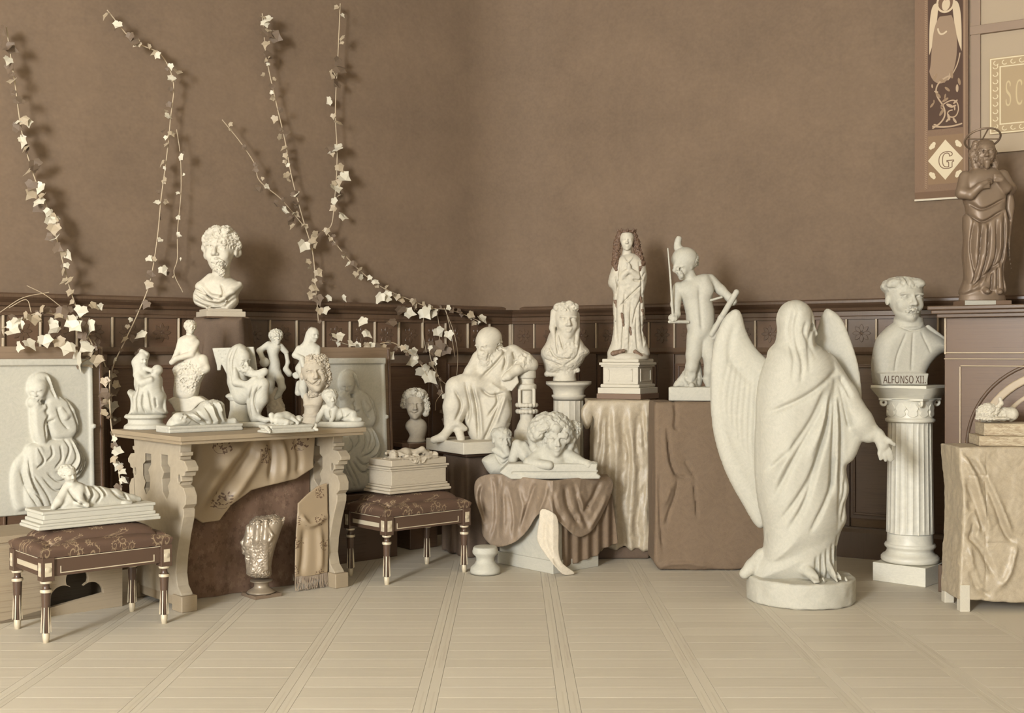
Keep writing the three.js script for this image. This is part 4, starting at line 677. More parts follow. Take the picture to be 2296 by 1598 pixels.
{ // dark draped cube below the youth
  const { part } = statue('draped_cube', 'large cube draped to the floor in dark plain cloth', 'plinth', 1590, 1279, 6.5);
  part('cloth', darkCloth, 3.6, (S) => {
    S.k = 5; S.slab([[1468, 900.5], [1706, 900.5], [1716, 1000], [1722, 1278], [1480, 1278.5], [1468, 1262]], -132, 0, 7, 4);
    S.lines([[[1512, 900], [1516, 930], [1514, 958], [1522, 962]]], 4, 6); S.lines([[[1496, 960], [1506, 1040], [1520, 1066], [1545, 1072]], [[1534, 1030], [1552, 1060], [1562, 1076]], [[1520, 1074], [1514, 1110], [1500, 1150], [1490, 1185]], [[1556, 1080], [1560, 1120], [1564, 1160]], [[1478, 1060], [1480, 1160], [1488, 1240]]], 3, 5); S.lines([[[1488, 960], [1496, 1040], [1510, 1072]], [[1504, 1090], [1490, 1130]], [[1480, 1268], [1530, 1262], [1600, 1270]]], 5, -5);
    S.wave([1440, 1740, 905, 1290], (x, v, z) => 2 * noise3(x * 0.025, v * 0.01, z * 0.03) + 1.5 * Math.max(0, (v - 1240) / 38) * noise3(x * 0.09, v * 0.05, z * 0.05));
  });
}
// ---------- fireplace, banner and draped table at the right ----------
const FP = rad(-36), F0 = new V3(2.196, 0, -6.0);
{
  const t = thing('fireplace', 'dark carved wooden fireplace with an arched opening and mantel shelf', 'fireplace', F0, FP);
  const W = 1.15, hole = []; for (let i = 0; i <= 30; i++) { const a = PI * i / 30; hole.push([0.55 + Math.cos(a) * 0.373, 0.725 + Math.sin(a) * 0.373]); } hole.push([0.177, 0.002], [0.923, 0.002]);
  mesh('surround', prism([[0, 0], [W, 0], [W, 1.375], [0, 1.375]], 0.06, 0.002, [hole]), woodDarkB, t, [0, 0, -0.03]);
  for (const x of [0.03, W - 0.03]) mesh('side', bx(0.06, 1.375, 0.42, 0, 0, 0), woodDark, t, [x, 0, -0.27]);
  mesh('firebox', bx(W - 0.12, 1.0, 0.02, 0, 0, 0), std(rgb(0.10, 0.07, 0.05), 0.9), t, [W / 2, 0, -0.40]);
  mesh('mantel_shelf', merged([bx(W + 0.13, 0.022, 0.60, 0, 1.413, 0, 0.006), bx(W + 0.10, 0.022, 0.57, 0, 1.393, 0, 0.006), bx(W + 0.05, 0.02, 0.54, 0, 1.375, 0, 0.004)]), woodDark, t, [W / 2, 0, -0.22]);
  const arch = (r0, r1, z0, z1) => { const s = new THREE.Shape(), n = 32; for (let i = 0; i <= n; i++) s.lineTo(Math.cos(PI * i / n) * r1, Math.sin(PI * i / n) * r1); for (let i = n; i >= 0; i--) s.lineTo(Math.cos(PI * i / n) * r0, Math.sin(PI * i / n) * r0); const g = new THREE.ExtrudeGeometry(s, { depth: z1 - z0, bevelEnabled: true, bevelSize: 0.006, bevelThickness: 0.006, bevelSegments: 2 }); g.translate(0.55, 0.725, z0); return g; };
  mesh('arch_moulding', arch(0.365, 0.392, 0, 0.012), woodEdge, t); mesh('arch_band', arch(0.312, 0.364, -0.02, -0.008), woodDark, t); mesh('arch_moulding', arch(0.298, 0.309, -0.025, -0.004), woodEdge, t); mesh('arch_moulding', arch(0.438, 0.443, 0, 0.002), woodDark, t);
  for (const [w, h, x, y] of [[0.009, 0.19, 0.006, 1.19], [W, 0.007, W / 2, 1.195], [W, 0.006, W / 2, 1.165]]) mesh('frieze_moulding', bx(w, h, 0.02, 0, 0, 0, 0.003), woodEdge, t, [x, y, 0.005]);
  for (const [w, h, x, y] of [[0.009, 1.0, 0.078, 0.13], [0.9, 0.006, 0.53, 1.13]]) mesh('panel_moulding', bx(w, h, 0.018, 0, 0, 0, 0.004), woodEdge, t, [x, y, 0.003]);
  mesh('base_block', bx(0.11, 0.135, 0.09, 0, 0, 0, 0.004), woodDark, t, [0.05, 0, 0.05]);
}
{ // bronze figure on the mantel
  const { part, g, s } = statue('robed_bronze', 'dark bronze man in robes with hands on his breast and a halo', 'statue', 2202, 688.5, 6.1);
  mesh('socle', bx(104 * s, 14 * s, 70 * s, 0, 0, 0, 0.003), M.darkClay, g);
  mesh('title_plate', bx(68 * s, 13 * s, 2 * s, -18 * s, 0.5 * s, 35.6 * s), M.plaster, g, null, 'blank white plate');
  part('figure', M.bronze, 1.5, (S) => {
    S.k = 4; S.lat(2202, 0, [[654, 46], [664, 50], [675, 52]], 3, { sz: 0.62 });
    S.puff([[2186, 376], [2168, 388], [2156, 410], [2158, 440], [2166, 470], [2164, 520], [2158, 570], [2162, 620], [2152, 660], [2200, 664], [2252, 660], [2248, 610], [2256, 570], [2252, 510], [2256, 440], [2248, 396], [2226, 376]], 0, 30, 28);
    S.c([2206, 384, 0, 14], [2205, 362, 4, 12], 4); S.head(2205, 345, 8, 62, { yaw: -12, pitch: -4, noEars: true });
    for (const q of [-1, 1]) S.chain([[2204 + q * 16, 322, 0, 8], [2204 + q * 22, 345, 0, 9], [2206 + q * 22, 370, 6, 8], [2206 + q * 20, 386, 12, 5]], 3); S.rough(2205, 352, 0, [40, 46, 34], 3.2, 0.14, { curl: true }); S.chain([[2202, 368, 28, 8], [2202, 378, 27, 5]], 3);
    S.chain([[2164, 398, 4, 15], [2152, 434, 14, 14], [2166, 440, 26, 11], [2184, 422, 36, 8], [2196, 414, 38, 6]], 4); S.chain([[2246, 396, 4, 15], [2258, 424, 10, 15], [2246, 426, 26, 11], [2228, 408, 38, 8], [2216, 404, 40, 6]], 4);
    for (let i = 0; i < 4; i++) { S.c([2188, 414 + i * 4, 40, 3], [2202, 412 + i * 4.5, 40, 2.2], 1); S.c([2226, 400 + i * 4, 42, 3], [2212, 398 + i * 4.5, 42, 2.2], 1); }
    S.s(2206, 412, 32, 7, 3); S.puff([[2250, 410], [2272, 450], [2268, 500], [2262, 560], [2270, 620], [2258, 560], [2246, 520]], 2, 14, 10, 4);
    S.puff([[2160, 480], [2200, 500], [2248, 470], [2254, 540], [2236, 580], [2180, 630], [2164, 640], [2160, 560]], 8, 25, 24, 9);
    S.lines([[[2166, 456], [2190, 472], [2240, 450]], [[2164, 480], [2190, 500], [2236, 476]], [[2172, 500], [2168, 560], [2176, 620]], [[2190, 505], [2184, 580], [2172, 640]], [[2206, 505], [2202, 570], [2186, 640]], [[2222, 500], [2220, 580], [2200, 630]], [[2240, 480], [2240, 560], [2232, 600]], [[2232, 588], [2198, 618], [2170, 648]], [[2226, 600], [2226, 650]], [[2240, 590], [2244, 655]], [[2214, 612], [2212, 655]], [[2254, 430], [2250, 470], [2260, 500]]], 3, 6, { w: 0 });
    S.lines([[[2180, 500], [2176, 570]], [[2198, 505], [2194, 580]], [[2230, 490], [2228, 570]]], 3, -3, { w: 0 });
    S.chain([[2196, 648, 20, 8], [2200, 655, 36, 6]], 3); S.chain([[2226, 648, 16, 8], [2230, 656, 30, 6]], 3);
  });
  const ring = new THREE.TorusGeometry(38 * s, 2.4 * s, 8, 48); ring.rotateX(rad(62)); mesh('halo', merged([ring, new THREE.CylinderGeometry(1.6 * s, 1.6 * s, 74 * s, 8).rotateX(rad(62 - 0)), new THREE.CylinderGeometry(1.6 * s, 1.6 * s, 74 * s, 8).rotateZ(PI / 2)].map((q) => q)), M.bronze, g, [2 * s, (688.5 - 311) * s, -2 * s]);
}
{ const t = thing('white_box', 'small white box on the mantel at the picture edge', 'box', new V3(2.61, 1.435, -5.9), FP); mesh('body', prism([[-0.03, 0], [0.05, 0], [0.05, 0.04], [0.0, 0.06], [-0.03, 0.035]], 0.08, 0.003), M.plaster, t); mesh('lid_band', bx(0.082, 0.004, 0.084, 0.01, 0.016, 0), M.clayPale, t); }
// embroidered banner on the wall
const onWall = (u, y, z) => { const t = rightT(u); return new V3(t * Math.cos(RIGHT) - z * Math.sin(RIGHT), y, -CORNER + t * Math.sin(RIGHT) + z * Math.cos(RIGHT)); };
{
  const tex = canvasTex(320, 1280, (x, w, h) => {
    x.fillStyle = '#77604d'; x.fillRect(0, 0, w, h);
    for (let i = 0; i < 9000; i++) { x.fillStyle = `rgba(${rnd() < 0.5 ? '60,42,30' : '150,126,102'},${rr(0.04, 0.14)})`; x.fillRect(rnd() * w, rnd() * h, rr(1, 4), rr(1, 4)); }
    x.fillStyle = '#8a735d'; x.fillRect(60, 0, 16, h - 60); x.fillRect(292, 0, 10, h - 60); x.strokeStyle = '#6a5240'; x.lineWidth = 3; for (let y = 0; y < h - 60; y += 12) { x.beginPath(); x.moveTo(60, y); x.lineTo(76, y + 10); x.stroke(); }
    x.fillStyle = '#4c382b'; x.fillRect(80, 60, 208, 830); x.fillStyle = '#80684f'; x.fillRect(80, 925, 208, 270);
    const stroke = (pts, lw, c) => { x.strokeStyle = c; x.lineWidth = lw; x.lineCap = 'round'; x.beginPath(); x.moveTo(...pts[0]); for (let i = 1; i < pts.length - 1; i += 2) x.quadraticCurveTo(...pts[i], ...pts[i + 1]); x.stroke(); };
    const leaf = (a, b, r, t, c) => { x.fillStyle = c; x.beginPath(); x.ellipse(a, b, r, r * 0.38, t, 0, 7); x.fill(); };
    // a winged figure with a halo
    const robe = '#8d7863', pale = '#bfae94';
    x.fillStyle = pale; for (const q of [-1, 1]) { x.beginPath(); x.moveTo(184 + q * 40, 190); x.bezierCurveTo(184 + q * 80, 170, 184 + q * 100, 210, 184 + q * 96, 470); x.bezierCurveTo(184 + q * 60, 380, 184 + q * 50, 300, 184 + q * 40, 190); x.fill(); }
    x.fillStyle = robe; x.beginPath(); x.moveTo(150, 262); x.bezierCurveTo(90, 330, 110, 500, 88, 560); x.bezierCurveTo(110, 660, 200, 660, 236, 560); x.bezierCurveTo(270, 450, 250, 320, 220, 262); x.closePath(); x.fill();
    x.strokeStyle = pale; x.lineWidth = 12; x.beginPath(); x.arc(186, 190, 50, 0, 7); x.stroke(); x.fillStyle = '#6d5542'; x.beginPath(); x.arc(186, 190, 43, 0, 7); x.fill(); x.fillStyle = pale; x.beginPath(); x.ellipse(188, 200, 24, 34, 0.2, 0, 7); x.fill(); x.fillStyle = '#6d5542'; x.beginPath(); x.arc(200, 185, 22, 3.6, 5.8); x.fill();
    stroke([[140, 330], [150, 380], [190, 350]], 10, pale); stroke([[120, 80], [180, 10], [250, 80]], 7, pale);
    // scrolling foliage
    const g = '#a8937a'; stroke([[110, 880], [230, 830], [150, 730], [90, 640], [200, 600]], 9, g); stroke([[160, 760], [260, 700], [262, 790], [250, 850], [200, 820], [190, 790], [225, 790]], 7, g); stroke([[200, 620], [260, 560], [270, 480]], 7, g); stroke([[110, 870], [200, 890], [280, 870]], 9, g);
    for (let i = 0; i < 26; i++) leaf(rr(95, 275), rr(560, 880), rr(10, 24), rnd() * 3, i % 2 ? g : '#8a745c');
    // lozenge with a monogram
    x.save(); x.translate(184, 1062); x.fillStyle = '#c9bda2'; x.beginPath(); x.moveTo(0, -112); x.lineTo(104, 0); x.lineTo(0, 112); x.lineTo(-104, 0); x.fill(); for (const [a, b] of [[-76, -82], [76, -82], [-76, 82], [76, 82]]) { x.beginPath(); x.arc(a, b, 15, 0, 7); x.fill(); x.beginPath(); x.arc(a * 1.14, b * 0.9, 11, 0, 7); x.fill(); x.beginPath(); x.arc(a * 0.9, b * 1.14, 11, 0, 7); x.fill(); }
    x.strokeStyle = '#6d5542'; x.lineWidth = 5; x.font = 'bold 128px serif'; x.textAlign = 'center'; x.textBaseline = 'middle'; x.strokeText('G', 4, 4); x.restore();
    x.fillStyle = '#69523f'; x.fillRect(0, h - 46, w, 46);
  });
  const p0 = onWall(2052, 0, 0), p1 = onWall(2172, 0, 0), w = p0.distanceTo(p1), y0 = 2.065, y1 = 3.36;
  const t = thing('wall_banner', 'long embroidered banner with a winged figure and a lozenge monogram', 'banner', onWall(2112, y0, 0.004), -RIGHT);
  mesh('cloth', bx(w, y1 - y0, 0.006, 0, 0, 0.010), [2, 2, 2, 2, 0, 2].map((k) => (k ? std(rgb(0.16, 0.105, 0.07), 0.9) : std(rgb(1, 0.97, 0.94), 0.85, { map: tex }))), t);
  mesh('rod', new THREE.CylinderGeometry(0.011, 0.011, w + 0.06, 12).rotateZ(PI / 2), woodDark, t, [0, y1 - y0 + 0.006, 0.014]);
  mesh('hem', bx(w + 0.004, 0.012, 0.012, 0, -0.004, 0.010, 0.003), std(rgb(0.55, 0.48, 0.37), 0.8), t);
}
{ // painted panel above the mantel
  const tex = canvasTex(1024, 512, (x, w, h) => {
    x.fillStyle = '#a08b6c'; x.fillRect(0, 0, w, h); x.strokeStyle = '#cdbf9f'; x.lineWidth = 8; x.strokeRect(8, 8, w - 16, h - 16); x.strokeRect(64, 64, w - 128, h - 128);
    x.lineWidth = 5; for (let i = 0; i < 20; i++) { const a = 40 + i * 50; for (const y of [36, h - 36]) { x.beginPath(); x.arc(a, y, 14, 0.5, 4.5); x.stroke(); } } for (let i = 0; i < 9; i++) for (const a of [36, w - 36]) { x.beginPath(); x.arc(a, 60 + i * 50, 14, -1, 3); x.stroke(); }
    x.fillStyle = '#b9a682'; x.save(); x.translate(92, 330); x.scale(0.36, 1.15); x.font = '200px serif'; x.fillText('S C S', 0, 0); x.restore();
  });
  const p0 = onWall(2178, 0, 0), t = thing('painted_panel', 'painted panel with a linked border lettered SCS above the mantel', 'panel', onWall(2178, 2.30, 0.003), -RIGHT);
  mesh('backboard', bx(1.1, 1.0, 0.02, 0.55, 0, 0.010), std(rgb(0.36, 0.28, 0.19), 0.8), t);
  mesh('stile', bx(0.05, 1.0, 0.02, 0.03, 0, 0.028, 0.003), std(rgb(0.25, 0.175, 0.12), 0.7), t); mesh('top_rail', bx(1.1, 0.05, 0.03, 0.55, 0.66, 0.028, 0.004), std(rgb(0.25, 0.175, 0.12), 0.7), t);
  mesh('painted_field', bx(0.90, 0.42, 0.008, 0.55, 0.10, 0.026), [1, 1, 1, 1, 0, 1].map((k) => (k ? std(rgb(0.36, 0.28, 0.19), 0.8) : std(rgb(1, 1, 1), 0.85, { map: tex }))), t);
}
{ // draped table in front of the hearth, with what lies on it
  const D = 5.47, { part, g, s } = statue('hearth_table', 'low table in front of the hearth draped with shiny creased cloth', 'table', 2230, 790 + FOCAL * EYE / D, D), fv = 790 + FOCAL * EYE / D;
  part('cloth', satin, 2.6, (S) => {
    S.k = 5; S.slab([[2150, 1002], [2360, 1002], [2360, 1346], [2300, 1352], [2240, 1350], [2200, 1346], [2151, 1346], [2154, 1260], [2160, 1180], [2160, 1100], [2152, 1040]], -118, 0, 5, 4);
    S.lines([[[2158, 1010], [2200, 1060], [2225, 1110], [2260, 1200], [2280, 1220]], [[2170, 1080], [2190, 1130], [2210, 1200]], [[2172, 1200], [2200, 1230], [2230, 1290]], [[2176, 1270], [2196, 1320], [2220, 1338]], [[2175, 1120], [2186, 1170], [2180, 1210]]], 7, 9, { w: -14 });
    S.lines([[[2162, 1020], [2185, 1070], [2215, 1180]], [[2190, 1030], [2235, 1120], [2270, 1205]], [[2170, 1220], [2185, 1290], [2205, 1330]], [[2280, 1215], [2260, 1290], [2240, 1315]], [[2180, 1140], [2195, 1190]]], 7, -8, { w: -14 }); S.lines([[[2212, 1010], [2212, 1200], [2210, 1330]], [[2165, 1064], [2215, 1066]], [[2212, 1218], [2280, 1218]]], 1.6, 2.4, { w: -14 });
    S.wave([2130, 2430, 1005, 1350], (x, v, z) => 2.2 * noise3(x * 0.03, v * 0.02, z * 0.04) + 1.1 * noise3(x * 0.1, v * 0.09, z * 0.1));
  });
  for (const [u, w] of [[2164, -10], [2344, -10], [2164, -106], [2344, -106]]) mesh('leg', bx(22 * s, 60 * s, 22 * s, (u - 2230) * s, 0, w * s, 0.003), M.clayPale, g);
  const vein = canvasTex(512, 256, (x, w, h) => { x.fillStyle = '#a8977b'; x.fillRect(0, 0, w, h); for (let i = 0; i < 130; i++) { x.fillStyle = `rgba(${rnd() < 0.5 ? '110,85,62' : '205,193,165'},0.22)`; x.beginPath(); x.ellipse(rnd() * w, rnd() * h, rr(8, 50), rr(5, 22), rnd() * 3, 0, 7); x.fill(); } x.strokeStyle = 'rgba(215,205,180,.7)'; for (let i = 0; i < 14; i++) { x.lineWidth = rr(1, 4); x.beginPath(); x.moveTo(rnd() * w, rnd() * h); x.lineTo(rnd() * w, rnd() * h); x.stroke(); } });
  const stone = std(rgb(1, 1, 1), 0.35, { map: vein }), topY = EYE - (1002 - 790) * s + 0.001;
  const b1 = thing('stone_block', 'lower veined stone block on the draped hearth table', 'block', new V3((2212 - CX) / FOCAL * D + 0.18, topY, -D - 0.13), rad(-8)); mesh('slab', bx(0.36, 0.046, 0.20, 0, 0, 0, 0.003), stone, b1);
  const b2 = thing('stone_block', 'upper veined stone block carrying the carved sleeping head', 'block', new V3((2222 - CX) / FOCAL * D + 0.17, topY + 0.0465, -D - 0.13), rad(-8)); mesh('slab', bx(0.33, 0.058, 0.17, 0, 0, 0, 0.003), stone, b2);
  const hd = statue('sleeping_carving', 'pale carved sleeping head with rough hair on stacked stone blocks', 'sculpture', 2262, 951.5, D, { pos: new V3((2258 - CX) / FOCAL * D, topY + 0.1085, -D - 0.14) });
  hd.part('head', M.clayPale, 1.2, (S) => { S.k = 3; S.e([2262, 944, 0], [44, 6, 26], 3); S.head(2250, 926, 4, 46, { yaw: 30, pitch: 20, roll: -70, noEars: true }); S.e([2242, 932, -2], [20, 20, 22], 3); S.rough(2240, 934, 0, 30, 4, 0.16, { curl: true }); S.chain([[2266, 930, 0, 12], [2300, 934, 0, 16]], 4); S.chain([[2262, 922, 14, 5], [2272, 908, 12, 5], [2270, 898, 10, 4]], 2); S.rough(2262, 946, 0, 50, 2, 0.12); });
}
// ---------- left half: reliefs, table statuettes, portrait of a bearded man, cloths under the table ----------
const tAt = (u, v) => at(u, v, onTable(v));                     // a point of the tabletop seen at u, v
{ // bearded man on a draped pedestal
  const D = 6.6, { part, g, s } = statue('bearded_bust', 'pale bust of a curly-haired man with goatee on a dark draped pedestal', 'bust', 495, 711, D);
  const sq = mesh('socle', merged([bx(0.218, 0.030, 0.218, 0, 0, 0, 0.003), bx(0.19, 0.016, 0.19, 0, 0.028, 0, 0.004)]), M.clay, g); sq.rotation.y = rad(30);
  part('bust', M.clayPale, 1.3, (S) => {
    S.k = 4; S.lat(492, 0, [[680, 22], [694, 30]], 3);
    S.puff([[474, 616], [456, 630], [441, 645], [434, 662], [437, 680], [454, 690], [480, 693], [512, 697], [526, 690], [534, 678], [534, 662], [545, 640], [536, 632], [518, 622], [496, 612]], 0, 32, 28);
    S.c([497, 640, 2, 20], [497, 600, 4, 19], 5); S.head(497, 563, 8, 96, { yaw: -6, pitch: 2 });
    S.e([494, 533, -6], [40, 22, 38], 5); for (const [u, v, w] of [[466, 540, 8], [462, 556, 0], [466, 572, -4], [478, 524, 22], [494, 520, 28], [512, 522, 24], [526, 534, 10], [532, 550, 0], [530, 566, -6], [486, 516, 6], [508, 516, 4]]) S.s(u, v, w, 11, 4); S.rough(497, 538, 0, [52, 42, 50], 6, 0.11, { curl: true });
    S.chain([[484, 589, 42, 2.6], [497, 584, 47, 3], [510, 589, 42, 2.6]], 2); S.chain([[502, 604, 40, 8], [506, 613, 38, 7], [508, 619, 36, 4]], 5); S.rough(504, 608, 40, 22, 4, 0.2, { curl: true });
    S.chain([[474, 622, 10, 9], [455, 644, 20, 11], [480, 670, 34, 9], [512, 672, 34, 8]], 4); S.chain([[538, 638, 8, 7], [524, 655, 24, 8], [506, 674, 34, 7]], 4);
    S.lines([[[456, 645], [480, 668], [505, 676]], [[440, 660], [465, 676], [500, 684]], [[438, 674], [470, 688], [510, 690]], [[530, 660], [505, 680], [480, 686]], [[503, 640], [508, 660], [502, 670]], [[445, 650], [470, 662], [490, 676]], [[532, 668], [510, 688]]], 2.4, 5, { w: 0 });
  });
  const P = statue('draped_pedestal', 'tall pedestal hung with dark cloth behind the oak table under the bearded bust', 'pedestal', 498, 790 + FOCAL * EYE / D, D);
  P.part('drapery', darkerCloth, 3.2, (S) => { S.slab([[444, 711.5], [554, 711.5], [560, 800], [570, 960], [580, 1271], [424, 1271], [430, 960], [440, 800]], -52, 52, 14, 4); S.wave([400, 600, 716, 1280], (x, v, z) => Math.min(1, (v - 716) / 80) * (6 * Math.sin(x * 0.13 + z * 0.1 + 1.8 * noise3(x * 0.02, v * 0.006, z * 0.02)) + 2 * noise3(x * 0.06, v * 0.02, z * 0.06))); });
  mesh('top_board', bx(0.235, 0.008, 0.235, 0, 0, 0), woodDark, P.g, [-0.004, EYE - (711 - CY) * D / FOCAL - 0.0075, 0]).rotation.y = rad(30);
}
// relief of a seated mother with her child, cast twice
const reliefS = new Sculpt(2.2);
{
  const S = reliefS, R = (p) => p.map(([u, v]) => [u - 100, v - 1150]), puff = (p, w, T, r, k = 4) => S.puff(R(p), w, T, r, k), ln = (p, w, a) => S.st(R(p), w, a, { w: 4 });
  S.slab(R([[-24, 805], [210, 805], [210, 1150], [-24, 1150]]), -8, 4, 2, 2);
  S.slab(R([[-24, 804], [214, 804], [214, 820], [-24, 820]]), -8, 11, 3, 2); S.slab(R([[203, 806], [212, 806], [212, 1150], [203, 1150]]), -8, 8, 2, 2); S.box([112, -190, 0], [4, 5, 12], 2, 2);
  puff([[64, 870], [72, 846], [92, 834], [110, 838], [122, 856], [128, 880], [140, 900], [120, 906], [104, 900], [86, 898], [70, 886]], 4, 16, 12);          // veiled head
  puff([[100, 895], [130, 885], [160, 904], [172, 930], [178, 965], [166, 984], [150, 990], [118, 985], [104, 950]], 4, 17, 16);                             // shoulder and arm
  puff([[72, 905], [88, 896], [100, 906], [104, 925], [112, 930], [134, 912], [138, 918], [118, 942], [106, 946], [108, 975], [100, 1000], [84, 996], [74, 975], [70, 940]], 6, 16, 12); // child
  S.head(-10, -276, 12, 50, { yaw: -48, pitch: -22, noEars: true }); S.head(-22, -246, 12, 32, { yaw: 55, pitch: 18, noEars: true }); S.chain([[-14, -226, 14, 6], [-2, -236, 18, 4], [-2, -246, 18, 3.4]], 3); S.chain([[60, -226, 10, 9], [44, -214, 18, 7], [34, -232, 20, 4]], 4);
  puff([[60, 1000], [84, 990], [120, 985], [165, 985], [186, 1020], [192, 1045], [176, 1074], [160, 1085], [175, 1120], [160, 1140], [60, 1140], [50, 1080]], 4, 20, 22);   // knees and skirts
  puff([[76, 1000], [90, 1000], [94, 1030], [82, 1046], [74, 1040]], 14, 12, 8); puff([[30, 1040], [60, 1010], [78, 1060], [70, 1130], [40, 1140], [26, 1100]], 2, 10, 12);
  for (const l of [[[112, 840], [120, 870], [132, 895]], [[102, 845], [112, 872], [122, 892]], [[104, 895], [96, 905], [92, 898]], [[150, 905], [166, 940], [172, 970], [166, 985]], [[165, 985], [186, 1030], [180, 1060], [150, 1078]], [[160, 988], [178, 1032], [168, 1056], [140, 1070]], [[155, 990], [165, 1030], [150, 1050], [120, 1060]], [[108, 930], [98, 950], [100, 985]], [[118, 942], [104, 948]], [[80, 1000], [92, 1034], [78, 1048]], [[60, 1020], [70, 1080], [90, 1120]], [[45, 1050], [60, 1100], [80, 1135]], [[90, 1070], [120, 1100], [150, 1090]], [[110, 1000], [112, 1020], [100, 1034]], [[140, 985], [150, 1010], [140, 1040]], [[70, 1060], [100, 1110], [110, 1138]], [[170, 910], [184, 945], [176, 960]], [[130, 1000], [132, 1030], [118, 1050]], [[172, 1000], [182, 1040], [170, 1066]], [[100, 1060], [124, 1080], [150, 1074]], [[60, 1090], [84, 1118], [96, 1138]], [[132, 1090], [140, 1115], [136, 1138]], [[150, 1090], [160, 1118]], [[120, 856], [134, 884], [150, 900]], [[124, 915], [134, 945], [150, 965]]]) ln(l, 2.2, 4.5);
  for (const l of [[[108, 842], [116, 870], [126, 892]], [[158, 988], [172, 1032], [160, 1060]], [[52, 1040], [66, 1090], [86, 1128]]]) ln(l, 3, -4);
}
const reliefGeo = reliefS.geometry(5.95 / FOCAL, 0, 0);
function relief(label, mat, pos, turn) {
  const t = thing('relief_panel', label, 'relief', pos, turn); t.rotation.order = 'YXZ'; t.rotation.x = -0.05;
  mesh('carved_panel', reliefGeo, mat, t);
  mesh('backing_board', bx(0.62, 0.845, 0.018, 0.01, -0.004, -0.032, 0.003), std(rgb(0.27, 0.195, 0.13), 0.7, { map: woodTex }), t);
  mesh('frame_edge', merged([bx(0.014, 0.835, 0.026, 0.304, -0.004, -0.028, 0.003)]), woodDarkB, t);
  return t;
}
relief('white relief of a seated mother and child leaning at the left edge', M.plaster, at(100, 1150, 5.95), rad(40));
relief('second mother and child relief half hidden behind the table end', M.plaster, new V3(-0.926, EYE - 360 * 5.95 / FOCAL, -6.832), rad(42));
function bench(label, pos, turn, w, wood = oak) {
  const t = thing('gothic_bench', label, 'bench', pos, turn), top = EYE - 362 * 5.95 / FOCAL - 0.001, c = (x, y, r, a0, a1) => { const o = []; for (let i = 0; i <= 12; i++) { const a = a0 + (a1 - a0) * i / 12; o.push([x + Math.cos(a) * r, y + Math.sin(a) * r]); } return o; };
  const cut = w > 0.45 ? [[[-0.21, 0.002], ...c(-0.155, 0.075, 0.058, PI, 0.9), ...c(-0.09, 0.155, 0.052, PI + 0.4, -0.4), ...c(-0.025, 0.075, 0.058, PI - 0.9, 0), [0.03, 0.002]].map(([x, y]) => [x + 0.185, y])] : [];
  mesh('front_board', prism([[-w / 2, 0], [w / 2, 0], [w / 2, top - 0.03], [-w / 2, top - 0.03]], 0.025, 0.002, cut), wood, t, [0, 0, 0.16]);
  mesh('back_board', bx(w, top - 0.03, 0.02, 0, 0, -0.16), wood, t); mesh('seat_board', bx(w + 0.02, 0.03, 0.36, 0, top - 0.03, 0, 0.004), wood, t);
  for (const s of [-1, 1]) mesh('end_board', bx(0.024, top - 0.03, 0.30, s * (w / 2 - 0.012), 0, 0), wood, t);
}
bench('low oak bench with a trefoil cut-out behind the left footstool', [-2.19, 0, -5.52], rad(41), 0.62);
bench('plain low bench under the half hidden second relief', [-0.955, 0, -6.95], rad(42), 0.44, woodDark);
{ // reclining figure on the left footstool
  const c = stoolA.position, { part, g } = statue('reclining_lady', 'white reclining lady in loose gown on a moulded plinth', 'sculpture', 0, 0, 5.3, { turn: 42, pos: new V3(c.x, 0.4555, c.z) });
  mesh('plinth', merged([[0.545, 0, 0.014], [0.535, 0.013, 0.012], [0.505, 0.024, 0.016], [0.49, 0.039, 0.026], [0.505, 0.062, 0.014]].map(([w, y, h]) => bx(w, h, w * 0.40, 0, y, 0, 0.005))), M.plaster, g);
  part('figure', M.plaster, 1.3, (S) => {
    S.k = 5; const b = -38; S.e([0, b, 0], [112, 5, 36], 3);
    S.chain([[-18, b - 14, 4, 20], [-40, b - 30, 8, 21], [-48, b - 46, 10, 16]], 7); S.chain([[-50, b - 50, 10, 8], [-52, b - 58, 10, 7]], 3); S.head(-55, b - 72, 14, 40, { yaw: 10, pitch: -12, roll: -12 }); S.e([-58, b - 78, 6], [17, 15, 17], 3); S.rough(-58, b - 80, 8, 24, 3, 0.16, { curl: true });
    S.chain([[-60, b - 40, 12, 11], [-80, b - 16, 20, 9], [-92, b - 5, 24, 6]], 5); S.chain([[-34, b - 40, 20, 11], [-40, b - 14, 34, 9], [-24, b - 5, 38, 6]], 5);
    S.puff([[-78, b + 2], [-70, b - 30], [-52, b - 50], [-30, b - 52], [-10, b - 44], [20, b - 40], [56, b - 24], [84, b - 12], [96, b - 2], [90, b + 4]], 4, 26, 20, 6);
    S.chain([[4, b - 18, 8, 20], [48, b - 18, 10, 14], [88, b - 8, 10, 8], [104, b - 6, 12, 5]], 6); S.puff([[54, b + 2], [64, b - 10], [80, b - 4], [76, b + 4]], 30, 8, 6, 3);
    S.lines([[[-16, b - 50], [-10, b - 24], [-20, b - 4]], [[-4, b - 46], [8, b - 22], [0, b - 8]], [[12, b - 42], [20, b - 22]], [[-60, b - 40], [-46, b - 16], [-30, b - 6]], [[36, b - 30], [52, b - 14], [70, b - 8]], [[66, b - 20], [74, b - 6]], [[-30, b - 30], [-24, b - 14]]], 2.6, 6, { w: -2 }); S.lines([[[-22, b - 48], [-16, b - 22]], [[2, b - 44], [14, b - 20]]], 3, -4, { w: -2 });
  });
}
